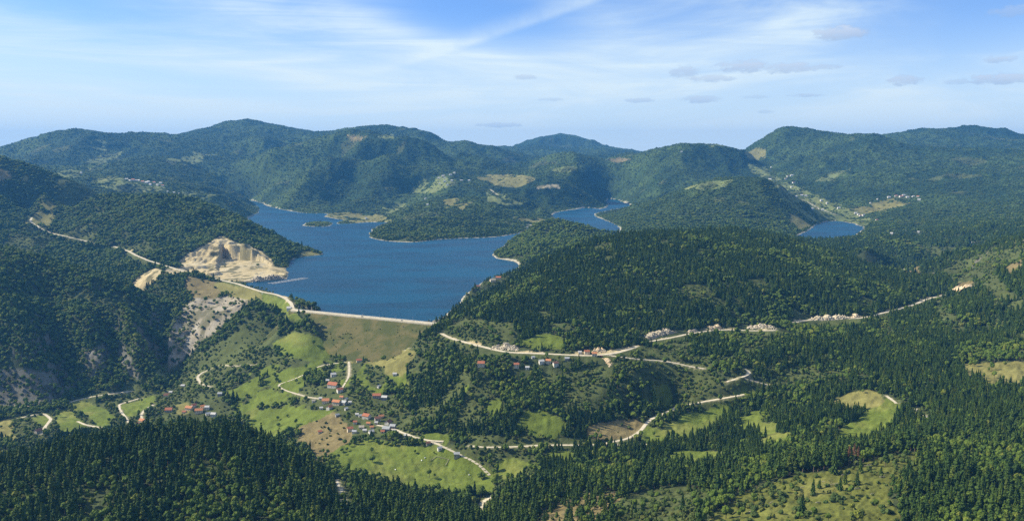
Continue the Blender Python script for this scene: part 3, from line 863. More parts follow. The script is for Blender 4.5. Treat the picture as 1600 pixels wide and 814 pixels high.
def classify(x, y, z, sd, rd):
    sh = x.shape
    x, y, z, sd, rd = [np.asarray(a).ravel() for a in (x, y, z, sd, rd)]
    cls = np.zeros(x.shape, np.int8)
    nz = fbm(x, y, 30, 3, 90)
    nz2 = fbm(x, y, 30, 3, 95)
    big = fbm(x, y, 260, 3, 97)
    u, v = project(x, y, z)
    k = np.clip(F / y, 0.1, 2)
    nl = fbm(x, y, 80, 3, 98)
    u = u + nz * 9 * k + 5 * big * np.clip(k * 3, 0.5, 1) + nl * 16 * np.clip(k - 0.7, 0, 1)
    ff = sstep(y, 2600, 5000)
    u = u + ff * 9 * fbm(x, y, 210, 4, 141)
    v = v + nz2 * 4.0 * k + ff * 4.5 * fbm(x, y, 210, 4, 145)
    # natural thin spots in the woods
    cls[(big > 0.52) & (y > 2500)] = SCRUB
    cls[(fbm(x, y, 75, 3, 99) > 0.40) & (y > 1080) & (y < 2300)] = SCRUB
    mos = fbm(x * 1.0, y * 0.8, 62, 3, 131)
    val = (u > 285) & (u < 650) & (v > 532 + 0.18 * (650 - u) * 0.3) & (v < 690) & (y > 1250) & (y < 1960)
    cls[val & (mos > 0.02) & (mos < 0.30)] = MEADOW
    cls[val & (mos >= 0.30)] = SCRUB
    val2 = (u > 640) & (u < 1250) & (v > 600) & (v < 720) & (y > 1100) & (y < 1480)
    cls[val2 & (mos > 0.34)] = MEADOW
    for poly, c, d0, d1 in reversed(COVER):
        P = np.array(poly)
        m = (u > P[:, 0].min()) & (u < P[:, 0].max()) & (v > P[:, 1].min()) & (v < P[:, 1].max()) & (y > d0) & (y < d1)
        i = np.nonzero(m)[0]
        if len(i):
            j = inpoly(u[i], v[i], poly)
            cls[i[j]] = c
    br = fbm(x, y, 95, 3, 171)
    cls[((cls == PALE) | (cls == DRY)) & (br > 0.28) & (y > 3800)] = FOREST
    cls[(cls == PALE) & (br < -0.34) & (y > 3800)] = SCRUB
    cls[(rd < 7) & (cls == FOREST)] = SCRUB
    cls[(sd > 0) & (sd < 3.5 + 5 * nz + 7 * big + 3 * sstep(y, 3500, 5500))] = BEACH
    return cls.reshape(sh)


# steep bare rock
dzx = np.gradient(Z, axis=1) / np.maximum(0.1, np.gradient(GXX, axis=1))
dzy = np.gradient(Z, axis=0) / np.gradient(GYY, axis=0)
SLOPE = np.sqrt(dzx ** 2 + dzy ** 2)
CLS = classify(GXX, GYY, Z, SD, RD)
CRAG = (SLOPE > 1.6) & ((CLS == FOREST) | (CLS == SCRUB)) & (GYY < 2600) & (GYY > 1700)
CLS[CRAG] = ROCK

bank = (RU < 4 + 15 * np.clip(fbm(GXX, GYY, 42, 3, 161) + 0.15, 0, 1)) & (RU > 2.5) & (SD > 3)
CLS[bank & (GYY < 2900)] = SOIL
PALETTE = np.array([
    (0.045, 0.058, 0.022),   # forest floor
    (0.106, 0.138, 0.021),   # meadow
    (0.172, 0.160, 0.052),   # dry grass
    (0.30, 0.26, 0.195),     # rock
    (0.44, 0.355, 0.20),     # soil, quarry
    (0.068, 0.082, 0.026),   # scrub
    (0.175, 0.140, 0.062),   # heath
    (0.40, 0.36, 0.28),      # beach
    (0.105, 0.115, 0.024),   # clear-felled, mossy
    (0.135, 0.160, 0.055),   # pale pasture
])
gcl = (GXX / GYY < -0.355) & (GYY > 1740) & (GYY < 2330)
n1 = fbm(GXX, GYY, 60, 4, 101)[..., None]
n2 = fbm(GXX, GYY, 9, 3, 105)[..., None]
n3 = fbm(GXX * 0.35, GYY, 14, 3, 109)[..., None]
colr = PALETTE[CLS]
# far off, the closed canopy itself is the surface one sees
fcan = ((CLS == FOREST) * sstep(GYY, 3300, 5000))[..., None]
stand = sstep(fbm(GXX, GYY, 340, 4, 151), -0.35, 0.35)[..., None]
canopy = np.array((0.022, 0.042, 0.012)) * (1 - stand) + np.array((0.048, 0.074, 0.016)) * stand  # stand colours darkened to include the shade between the crowns
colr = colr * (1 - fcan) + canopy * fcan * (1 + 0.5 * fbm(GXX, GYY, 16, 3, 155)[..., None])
colr = colr * (1 + 0.28 * n1 + 0.22 * n2 + 0.12 * n3)
# meadows: drier and greener sweeps, mowing lines
md = ((CLS == MEADOW) | (CLS == DRY) | (CLS == PALE) | (CLS == ROUGH))[..., None]
dryc = np.array((0.19, 0.17, 0.055))
colr = np.where(md, colr * (1 - 0.45 * sstep(n1, 0.0, 0.7)) + dryc * 0.45 * sstep(n1, 0.0, 0.7), colr)
rk = ((CLS == ROCK) | (CLS == SOIL) | (CLS == BEACH))[..., None]
greyc = np.array((0.33, 0.31, 0.27))
colr = np.where(rk, colr * (1 - 0.5 * sstep(n1 + n2, 0.0, 0.9)) + greyc * 0.5 * sstep(n1 + n2, 0.0, 0.9), colr)
weed = sstep(fbm(GXX, GYY, 26, 4, 113), 0.12, 0.3)[..., None] * (rk & (CLS != BEACH)[..., None])
colr = colr * (1 - weed * 0.75) + np.array((0.085, 0.085, 0.038)) * weed * 0.75
brd = (1 - sstep(RT, 2.5, 5.0 + 3 * n2[..., 0]))[..., None] * ((RT < 9) & (CLS != MEADOW))[..., None]
colr = colr * (1 - 0.75 * brd) + np.array((0.42, 0.36, 0.25)) * 0.75 * brd
colr = np.where((CRAG | (gcl & (CLS == ROCK) & (GXX / GYY < -0.40)))[..., None], colr * np.array((0.42, 0.46, 0.48)), colr)  # gorge rock and crags darkened and blued: the gorge's shade put into the colour
colr = np.clip(colr, 0.005, 0.8)


# ------------------------------------------------------------------ scene helpers
def tag(o, label=None, cat=None, group=None, kind=None):
    if label:
        o['label'] = label
    if cat:
        o['category'] = cat
    if group:
        o['group'] = group
    if kind:
        o['kind'] = kind
    return o


def link(o, parent=None):
    COL.objects.link(o)
    if parent is not None:
        o.parent = parent
    return o


def empty(name, loc, rz=0.0):
    o = bpy.data.objects.new(name, None)
    o.empty_display_size = 1.0
    o.location = loc
    o.rotation_euler = (0, 0, rz)
    return link(o)


def grid_mesh(name, V, nr, nc, keep=None):
    me = bpy.data.meshes.new(name)
    i = np.arange((nr - 1) * (nc - 1))
    r, c = i // (nc - 1), i % (nc - 1)
    a = r * nc + c
    quads = np.stack([a, a + 1, a + nc + 1, a + nc], 1)
    if keep is not None:
        quads = quads[keep]
        used = np.unique(quads)
        mp_ = np.full(len(V), -1)
        mp_[used] = np.arange(len(used))
        V = V[used]
        quads = mp_[quads]
    me.vertices.add(len(V))
    me.vertices.foreach_set('co', V.astype(np.float32).ravel())
    me.loops.add(quads.size)
    me.loops.foreach_set('vertex_index', quads.astype(np.int32).ravel())
    me.polygons.add(len(quads))
    me.polygons.foreach_set('loop_start', np.arange(0, quads.size, 4, dtype=np.int32))
    me.polygons.foreach_set('use_smooth', np.ones(len(quads), bool))
    me.update(calc_edges=True)
    return me


def simple(name, col, rough=0.9, noise=0.0, scale=1.0, col2=None, spec=0.2, bump=0.0):
    m = bpy.data.materials.new(name)
    m.use_nodes = True
    g = NT(m.node_tree)
    c = (*col, 1)
    kw = {}
    if noise or col2:
        tc = g.n('ShaderNodeTexCoord')
        nz = g.n('ShaderNodeTexNoise', ins={'Vector': tc.outputs['Object'], 'Scale': scale, 'Detail': 5.0, 'Roughness': 0.6})
        b = (*(col2 or tuple(x * (1 - noise) for x in col)), 1)
        c = g.mix(g.ramp(nz.outputs[0], 0.35, 0.65), c, b)
        if bump:
            kw['Normal'] = g.n('ShaderNodeBump', ins={'Height': nz.outputs[0], 'Strength': 1.0, 'Distance': bump}).outputs[0]
    bs = g.n('ShaderNodeBsdfPrincipled', ins={'Base Color': c, 'Roughness': rough, 'Specular IOR Level': spec, **kw})
    g.n('ShaderNodeOutputMaterial', ins={'Surface': bs.outputs[0]})
    return m


# ------------------------------------------------------------------ terrain sheet
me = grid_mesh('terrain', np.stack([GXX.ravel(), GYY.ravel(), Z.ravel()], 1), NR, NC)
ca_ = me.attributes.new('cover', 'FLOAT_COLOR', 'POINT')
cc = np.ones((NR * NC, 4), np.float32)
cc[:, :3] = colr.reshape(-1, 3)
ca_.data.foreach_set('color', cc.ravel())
mt = bpy.data.materials.new('ground_cover')
mt.use_nodes = True
g = NT(mt.node_tree)
at = g.n('ShaderNodeAttribute', attribute_name='cover')
geo = g.n('ShaderNodeNewGeometry')
na = g.n('ShaderNodeTexNoise', ins={'Vector': geo.outputs['Position'], 'Scale': 0.35, 'Detail': 5.0, 'Roughness': 0.65})
nb = g.n('ShaderNodeTexNoise', ins={'Vector': geo.outputs['Position'], 'Scale': 0.05, 'Detail': 4.0, 'Roughness': 0.6})
f1 = g.m('MULTIPLY_ADD', na.outputs[0], 1.3, 0.35)
f2 = g.m('MULTIPLY_ADD', nb.outputs[0], 0.7, 0.65)
vm = g.n('ShaderNodeVectorMath', operation='SCALE', ins={0: at.outputs['Color'], 'Scale': g.m('MULTIPLY', f1, f2)})
bmp = g.n('ShaderNodeBump', ins={'Height': na.outputs[0], 'Strength': 0.8, 'Distance': 1.6})
bs = g.n('ShaderNodeBsdfPrincipled', ins={'Base Color': vm.outputs[0], 'Roughness': 0.95, 'Specular IOR Level': 0.1, 'Normal': bmp.outputs[0]})
g.n('ShaderNodeOutputMaterial', ins={'Surface': bs.outputs[0]})
me.materials.append(mt)
tag(link(bpy.data.objects.new('terrain', me)), kind='structure')

# ------------------------------------------------------------------ water
cell = SD
i = np.arange((NR - 1) * (NC - 1))
r_, c_ = i // (NC - 1), i % (NC - 1)
mn = np.minimum(np.minimum(cell[:-1, :-1], cell[1:, :-1]), np.minimum(cell[:-1, 1:], cell[1:, 1:])).ravel()
mx = np.maximum(np.maximum(cell[:-1, :-1], cell[1:, :-1]), np.maximum(cell[:-1, 1:], cell[1:, 1:])).ravel()
keep = (mn < 3.0)
wz = np.zeros(NR * NC)
wme = grid_mesh('water', np.stack([GXX.ravel(), GYY.ravel(), wz], 1), NR, NC, keep)
mw = bpy.data.materials.new('lake_water')
mw.use_nodes = True
g = NT(mw.node_tree)
geo = g.n('ShaderNodeNewGeometry')
mpw = g.n('ShaderNodeMapping', ins={0: geo.outputs['Position']})
mpw.inputs['Scale'].default_value = (0.5, 1.0, 1)
mpw.inputs['Rotation'].default_value = (0, 0, R(-20))
w1 = g.n('ShaderNodeTexNoise', ins={'Vector': mpw.outputs[0], 'Scale': 0.16, 'Detail': 4.0, 'Roughness': 0.7})
w2 = g.n('ShaderNodeTexNoise', ins={'Vector': mpw.outputs[0], 'Scale': 0.006, 'Detail': 5.0, 'Roughness': 0.6, 'Distortion': 0.8})
wb = g.n('ShaderNodeBump', ins={'Height': w1.outputs[0], 'Strength': 1.0, 'Distance': 2.2})
wr = g.m('MULTIPLY_ADD', w2.outputs[0], 0.25, 0.22)
wc = g.mix(g.ramp(w2.outputs[0], 0.35, 0.65), (0.001, 0.030, 0.064, 1), (0.003, 0.056, 0.112, 1))
bs = g.n('ShaderNodeBsdfPrincipled', ins={'Base Color': wc, 'Roughness': wr, 'IOR': 1.33, 'Specular IOR Level': 0.17, 'Normal': wb.outputs[0]})
g.n('ShaderNodeOutputMaterial', ins={'Surface': bs.outputs[0]})
wme.materials.append(mw)
tag(link(bpy.data.objects.new('water', wme)), kind='structure')

# ------------------------------------------------------------------ air
hb = bmesh.new()
bmesh.ops.create_cube(hb, size=1.0)
hme = bpy.data.meshes.new('haze')
hb.to_mesh(hme)
hb.free()
hz = bpy.data.objects.new('haze', hme)
zlo, zhi = float(Z.min()) - 3, float(Z.max()) + 70
hz.scale = (2 * 16200, 19300, zhi - zlo)
hz.location = (0, 19300 / 2 - 1500, (zhi + zlo) / 2)
mh = bpy.data.materials.new('air')
mh.use_nodes = True
g = NT(mh.node_tree)
pv = g.n('ShaderNodeVolumePrincipled', ins={'Color': (0.09, 0.36, 0.88, 1), 'Density': HAZE_DENSITY, 'Anisotropy': 0.1})
g.n('ShaderNodeOutputMaterial', ins={'Volume': pv.outputs[0]})
hme.materials.append(mh)
tag(link(hz), 'thin blue air over the hills and lake', 'haze', None, 'stuff')

# ------------------------------------------------------------------ mesh builder
class MB:
    """collects faces with a material slot; build() links them as one object"""
    def __init__(self):
        self.v, self.f, self.mi = [], [], []

    def add(self, V, Fc, mi=0):
        o = len(self.v)
        self.v += [tuple(p) for p in V]
        self.f += [tuple(i + o for i in f) for f in Fc]
        self.mi += [mi] * len(Fc)
        return self

    def box(self, x0, x1, y0, y1, z0, z1, mi=0):
        V = [(x0, y0, z0), (x1, y0, z0), (x1, y1, z0), (x0, y1, z0), (x0, y0, z1), (x1, y0, z1), (x1, y1, z1), (x0, y1, z1)]
        return self.add(V, [(0, 3, 2, 1), (4, 5, 6, 7), (0, 1, 5, 4), (1, 2, 6, 5), (2, 3, 7, 6), (3, 0, 4, 7)], mi)

    def tube(self, pts, rad, n=6, mi=0):
        V, Fc = [], []
        for k, (p, r) in enumerate(zip(pts, rad)):
            p = Vector(p)
            d = (Vector(pts[min(k + 1, len(pts) - 1)]) - Vector(pts[max(k - 1, 0)])).normalized()
            a = d.orthogonal().normalized()
            b = d.cross(a)
            for i in range(n):
                t = 2 * math.pi * i / n
                V.append(p + (a * math.cos(t) + b * math.sin(t)) * r)
        for k in range(len(pts) - 1):
            for i in range(n):
                j = (i + 1) % n
                Fc.append((k * n + i, k * n + j, (k + 1) * n + j, (k + 1) * n + i))
        Fc.append(tuple(range(n - 1, -1, -1)))
        Fc.append(tuple((len(pts) - 1) * n + i for i in range(n)))
        return self.add(V, Fc, mi)

    def mesh(self, name, mats, smooth=False):
        me = bpy.data.meshes.new(name)
        me.from_pydata(self.v, [], self.f)
        for m in mats:
            me.materials.append(m)
        me.polygons.foreach_set('material_index', self.mi)
        if smooth:
            me.polygons.foreach_set('use_smooth', [True] * len(self.f))
        me.update()
        return me

    def build(self, name, mats, parent=None, loc=(0, 0, 0), rz=0.0, smooth=False):
        o = bpy.data.objects.new(name, self.mesh(name, mats if isinstance(mats, (list, tuple)) else [mats], smooth))
        o.location = loc
        o.rotation_euler = (0, 0, rz)
        return link(o, parent)


M = {
    'gravel': simple('gravel_road', (0.56, 0.49, 0.37), 0.95, 0.25, 0.15),
    'concrete': simple('concrete', (0.58, 0.56, 0.50), 0.9, 0.15, 0.4),
    'bark': simple('bark', (0.16, 0.115, 0.08), 0.95, 0.4, 2.0),
    'pine_bark': simple('pine_bark', (0.20, 0.14, 0.10), 0.95, 0.4, 2.0),
    'pale_bark': simple('pale_bark', (0.34, 0.29, 0.24), 0.95, 0.4, 2.0),
    'white_wall': simple('white_plaster', (0.62, 0.59, 0.53), 0.9, 0.1, 0.6),
    'cream_wall': simple('cream_plaster', (0.66, 0.56, 0.42), 0.9, 0.12, 0.6),
    'grey_wall': simple('grey_boards', (0.30, 0.29, 0.27), 0.9, 0.3, 1.5),
    'stone_wall': simple('stone_wall', (0.42, 0.39, 0.33), 0.9, 0.35, 1.0),
    'red_roof': simple('red_tiles', (0.42, 0.155, 0.085), 0.85, 0.35, 1.2),
    'orange_roof': simple('orange_tiles', (0.52, 0.225, 0.105), 0.85, 0.3, 1.2),
    'brown_roof': simple('brown_tiles', (0.22, 0.11, 0.075), 0.85, 0.35, 1.2),
    'grey_roof': simple('grey_sheet_roof', (0.38, 0.39, 0.40), 0.6, 0.25, 0.8),
    'white_roof': simple('pale_sheet_roof', (0.52, 0.50, 0.48), 0.6, 0.15, 0.8),
    'glass': simple('window_glass', (0.03, 0.04, 0.05), 0.15, spec=0.5),
    'wood': simple('brown_wood', (0.14, 0.085, 0.05), 0.9, 0.3, 2.0),
    'silver_wood': simple('weathered_wood', (0.46, 0.40, 0.32), 0.9, 0.3, 1.0),
    'float': simple('pale_float', (0.42, 0.44, 0.46), 0.6, 0.1, 1.0),
    'net': simple('dark_net', (0.03, 0.04, 0.045), 0.9),
    'car_dark': simple('dark_paint', (0.03, 0.035, 0.045), 0.3, spec=0.5),
    'car_white': simple('white_paint', (0.75, 0.75, 0.74), 0.3, spec=0.5),
    'car_red': simple('red_paint', (0.40, 0.04, 0.03), 0.3, spec=0.5),
    'rubber': simple('rubber', (0.02, 0.02, 0.02), 0.9),
    'steel': simple('painted_steel', (0.50, 0.51, 0.52), 0.5),
    'white_wrap': simple('white_wrap', (0.78, 0.78, 0.76), 0.5, 0.08, 1.0),
}


def rock_mat(name, a, b, c):
    m = bpy.data.materials.new(name)
    m.use_nodes = True
    g = NT(m.node_tree)
    geo = g.n('ShaderNodeNewGeometry')
    mp = g.n('ShaderNodeMapping', ins={0: geo.outputs['Position']})
    mp.inputs['Scale'].default_value = (1, 1, 2.0)
    n1 = g.n('ShaderNodeTexNoise', ins={'Vector': mp.outputs[0], 'Scale': 0.10, 'Detail': 6.0, 'Roughness': 0.65})
    n2 = g.n('ShaderNodeTexNoise', ins={'Vector': mp.outputs[0], 'Scale': 0.45, 'Detail': 5.0, 'Roughness': 0.7})
    c1 = g.mix(g.ramp(n1.outputs[0], 0.38, 0.62), (*a, 1), (*b, 1))
    c2 = g.mix(g.ramp(n2.outputs[0], 0.52, 0.68), c1, (*c, 1))
    bp = g.n('ShaderNodeBump', ins={'Height': n2.outputs[0], 'Strength': 1.0, 'Distance': 2.0})
    bs = g.n('ShaderNodeBsdfPrincipled', ins={'Base Color': c2, 'Roughness': 0.95, 'Specular IOR Level': 0.15, 'Normal': bp.outputs[0]})
    g.n('ShaderNodeOutputMaterial', ins={'Surface': bs.outputs[0]})
    return m


M['pale_rock'] = rock_mat('pale_limestone', (0.46, 0.39, 0.28), (0.56, 0.49, 0.37), (0.24, 0.19, 0.12))
M['ochre_rock'] = rock_mat('ochre_cutting', (0.55, 0.40, 0.24), (0.64, 0.52, 0.36), (0.30, 0.24, 0.15))
M['grey_rock'] = rock_mat('grey_limestone', (0.36, 0.31, 0.235), (0.45, 0.39, 0.29), (0.16, 0.14, 0.09))

# ------------------------------------------------------------------ the embankment dam
dam = empty('embankment_dam', (float((DA[0] + DB[0]) / 2), float((DA[1] + DB[1]) / 2), 0))
tag(dam, 'long grassed earth dam holding back the blue lake, with a pale straight crest', 'dam')
ss = np.arange(-30, DL + 30.1, 3.0)
ts = np.concatenate([[-30, -22, -15, -10, -7, -5.2], [-4.0, 6.0], np.arange(8, 136, 2.6)])
Sg, Tg = np.meshgrid(ss, ts)
Xg = DA[0] + DE[0] * Sg + DN[0] * Tg
Yg = DA[1] + DE[1] * Sg + DN[1] * Tg
Zg = dam_h(Tg) + np.where(Tg > 7, 0.45 * fbm(Xg, Yg, 9, 3, 201) + 0.5 * fbm(Xg, Yg, 40, 2, 205), 0)
Zg = Zg - np.where(Tg > 7, 0.5, 0)
Zg = Zg - np.where(Sg < 1.8 * np.maximum(Tg - 6, 0) - 8, 26, 0)
Zg[0, :] -= 12
Zg[-1, :] -= 12
Zg[:, 0] -= 14
Zg[:, -1] -= 14
V = np.stack([Xg.ravel() - dam.location[0], Yg.ravel() - dam.location[1], Zg.ravel()], 1)
dme = grid_mesh('embankment', V, len(ts), len(ss))
m = bpy.data.materials.new('dry_turf')
m.use_nodes = True
g = NT(m.node_tree)
geo = g.n('ShaderNodeNewGeometry')
n1 = g.n('ShaderNodeTexNoise', ins={'Vector': geo.outputs['Position'], 'Scale': 0.03, 'Detail': 6.0, 'Roughness': 0.65, 'Distortion': 0.6})
n2 = g.n('ShaderNodeTexNoise', ins={'Vector': geo.outputs['Position'], 'Scale': 0.35, 'Detail': 5.0, 'Roughness': 0.7})
ct = g.mix(g.ramp(n1.outputs[0], 0.38, 0.62), (0.070, 0.078, 0.022, 1), (0.128, 0.110, 0.042, 1))
ct = g.mix(g.ramp(n2.outputs[0], 0.50, 0.72), ct, (0.060, 0.075, 0.024, 1))
ct = g.mix(g.m('MULTIPLY', g.ramp(n2.outputs[0], 0.60, 0.72), g.ramp(n1.outputs[0], 0.5, 0.62)), ct, (0.24, 0.22, 0.15, 1))
bp = g.n('ShaderNodeBump', ins={'Height': n2.outputs[0], 'Strength': 0.8, 'Distance': 1.2})
bs = g.n('ShaderNodeBsdfPrincipled', ins={'Base Color': ct, 'Roughness': 0.95, 'Specular IOR Level': 0.1, 'Normal': bp.outputs[0]})
g.n('ShaderNodeOutputMaterial', ins={'Surface': bs.outputs[0]})
dme.materials.append(m)
link(bpy.data.objects.new('embankment', dme), dam)


def dpt(s, t, z):
    return (DA[0] + DE[0] * s + DN[0] * t - dam.location[0], DA[1] + DE[1] * s + DN[1] * t - dam.location[1], z)


def dstrip(name, s0, s1, t0, t1, z0, z1, mat):
    b = MB()
    n = 40
    V, Fc = [], []
    for i in range(n + 1):
        s = s0 + (s1 - s0) * i / n
        V += [dpt(s, t0, z0), dpt(s, t1, z0), dpt(s, t1, z1), dpt(s, t0, z1)]
    for i in range(n):
        a, c = i * 4, i * 4 + 4
        for k in range(4):
            Fc.append((a + k, a + (k + 1) % 4, c + (k + 1) % 4, c + k))
    Fc += [(3, 2, 1, 0), (n * 4, n * 4 + 1, n * 4 + 2, n * 4 + 3)]
    b.add(V, Fc)
    return b.build(name, mat, dam)


dstrip('parapet', 2, DL - 2, -4.6, -3.9, 2.5, 5.9, M['concrete'])
dstrip('verge', 2, DL - 2, 6.0, 9.5, 0.0, 3.75, M['gravel'])

# ------------------------------------------------------------------ road ribbons
crest = np.array([[DA[0] + DE[0] * s + DN[0] * 1.0, DA[1] + DE[1] * s + DN[1] * 1.0, 4.15] for s in np.linspace(-4, DL + 6, 60)])
for k, (P, hw) in enumerate(road_paths + [(crest, 4.6)]):
    T = np.gradient(P[:, :2], axis=0)
    T /= np.linalg.norm(T, axis=1)[:, None] + 1e-9
    N = np.stack([-T[:, 1], T[:, 0]], 1)
    wv = hw * (1 + 0.16 * vnoise(np.arange(len(P)) / 2.3, np.full(len(P), k * 3.7), 7)) if k < len(road_paths) else np.full(len(P), hw)
    Lp = P.copy()
    Rp = P.copy()
    Lp[:, :2] += N * wv[:, None]
    Rp[:, :2] -= N * wv[:, None]
    V, Fc = [], []
    for i in range(len(P)):
        V += [tuple(Lp[i]), tuple(Rp[i]), (Rp[i, 0], Rp[i, 1], Rp[i, 2] - 1.6), (Lp[i, 0], Lp[i, 1], Lp[i, 2] - 1.6)]
    for i in range(len(P) - 1):
        a, c = i * 4, i * 4 + 4
        for j in range(4):
            Fc.append((a + (j + 1) % 4, a + j, c + j, c + (j + 1) % 4))
    Fc += [(0, 1, 2, 3), (len(V) - 1, len(V) - 2, len(V) - 3, len(V) - 4)]
    tag(MB().add(V, Fc).build('road', M['gravel']), kind='structure')

# ------------------------------------------------------------------ rock faces cut for the road and the quarry
CLEAR = []


def outcrop(name, label, u0, v0, u1, v1, hpx, mat, dmin=0, seed=0, lean=0.6, off=7.0, cat='rock face', group=None):
    a, b = np.array(hit(u0, v0, dmin)), np.array(hit(u1, v1, dmin))
    if abs(a[1] - b[1]) > 260:
        b[1] = a[1] + 60 * np.sign(b[1] - a[1])
        b[0] = ray(u1, v1)[0] * b[1]
    d = b - a
    Ln = float(np.hypot(d[0], d[1]))
    e = d[:2] / max(Ln, 1e-6)
    CLEAR.append((a[0], a[1], b[0], b[1], hpx * a[1] / F * 0.7 + 4 + abs(off)))
    n = np.array([-e[1], e[0]])
    if n[1] < 0:
        n = -n
    hm = hpx * a[1] / F
    nx, nz = max(10, int(Ln / 1.8)), 11
    rs = np.random.default_rng(seed + 300)
    prof = [(-1.0, -4.0), (0.0, 0.0), (0.1, .14), (0.16, .3), (0.3, .44), (0.36, .6), (0.55, .74), (0.66, .9), (0.9, 1.0), (1.5, .93), (2.4, .4)]
    V = []
    for i in range(nx + 1):
        t = i / nx
        env = min(1, (t + .05) / 0.3, (1.05 - t) / 0.3)
        hh = 0.50 * hm * env * (0.8 + 0.35 * float(vnoise(np.array([t * Ln / 14.0]), np.array([seed * 1.7]), 41)[0])
                         + 0.32 * float(vnoise(np.array([t * Ln / 4.5]), np.array([seed * 2.9]), 43)[0]))
        x0, y0 = a[0] + d[0] * t + n[0] * off, a[1] + d[1] * t + n[1] * off
        z0 = float(height(x0, y0))
        z0 = min(z0, a[2] + d[2] * t + 2)
        for (px_, pz_) in prof:
            j = float(rs.normal(0, 0.05))
            fx_ = (px_ * lean + j) * max(hm, 3) if px_ >= 0 else px_ * 2
            gz = z0 + (pz_ * hh if pz_ >= 0 else pz_)
            V.append((x0 + n[0] * fx_ + e[0] * rs.normal(0, .5), y0 + n[1] * fx_, gz + (rs.normal(0, 0.055) * hm if pz_ > 0 else 0)))
        V[-1] = (V[-1][0], V[-1][1], z0 - 3)
    m_ = len(prof)
    Fc = []
    for i in range(nx):
        for k in range(m_ - 1):
            Fc.append((i * m_ + k, (i + 1) * m_ + k, (i + 1) * m_ + k + 1, i * m_ + k + 1))
    Fc.append(tuple(range(m_)))
    Fc.append(tuple(nx * m_ + k for k in range(m_ - 1, -1, -1)))
    c = np.array([(a[0] + b[0]) / 2, (a[1] + b[1]) / 2, (a[2] + b[2]) / 2])
    V = [(p[0] - c[0], p[1] - c[1], p[2] - c[2]) for p in V]
    o = MB().add(V, Fc).build(name, mat, None, tuple(c))
    return tag(o, label, cat, group)


OUT = [
    ('heap of pale quarried rock beside the road, just right of the dam', 764, 547, 808, 550, 17, 'pale_rock', 1400, 6),
    ('yellow earth bank behind the road at the row of roadside houses', 925, 552, 949, 552, 13, 'ochre_rock', 1400, 4),
    ('grey fluted rock cutting where the road bends out of the dark woods', 1014, 533, 1062, 522, 16, 'grey_rock', 1500, 5),
    ('small pale bank beside the road, left of the little peaked spoil heap', 1078, 522, 1096, 519, 9, 'grey_rock', 1500, 5),
    ('little peaked spoil heap on the upper side of the road', 1111, 516, 1134, 515, 11, 'ochre_rock', 1500, 5),
    ('long tan rock cutting above the road midway along the dark hill', 1168, 515, 1215, 516, 13, 'pale_rock', 1500, 5),
    ('brightest white rock cutting, longest on the road below the dark hill', 1266, 501, 1331, 500, 14, 'pale_rock', 1500, 5),
    ('short ochre rock stub between the white cutting and the open road', 1337, 498, 1353, 496, 10, 'ochre_rock', 1500, 5),
    ('small white rock scar peeping over the right shoulder of the dark hill', 1342, 409, 1364, 409, 8, 'pale_rock', 2400, 2),
    ('white rock cutting beyond the ridge, left of the ribbed one', 1398, 420, 1438, 427, 9, 'pale_rock', 2380, 2),
    ('ribbed grey white rock cutting beyond the ridge at the right end of the dark hill', 1446, 432, 1496, 436, 12, 'pale_rock', 2300, 2),
    ('broken ochre rock bank where the road leaves the dark hill', 1508, 448, 1530, 457, 13, 'ochre_rock', 1900, 2),
    ('grey rock bluff at the lake edge under the quarry floor', 388, 440, 453, 438, 15, 'grey_rock', 2300, -2),
    ('narrow orange earth slip running down under the roadside houses', 940, 560, 952, 574, 9, 'ochre_rock', 1350, 1),
]
for i, (lb, u0, v0, u1, v1, hp, mt_, dm, off) in enumerate(OUT):
    outcrop('rock_face', lb, u0, v0, u1, v1, hp, M[mt_], dm, i, off=off)

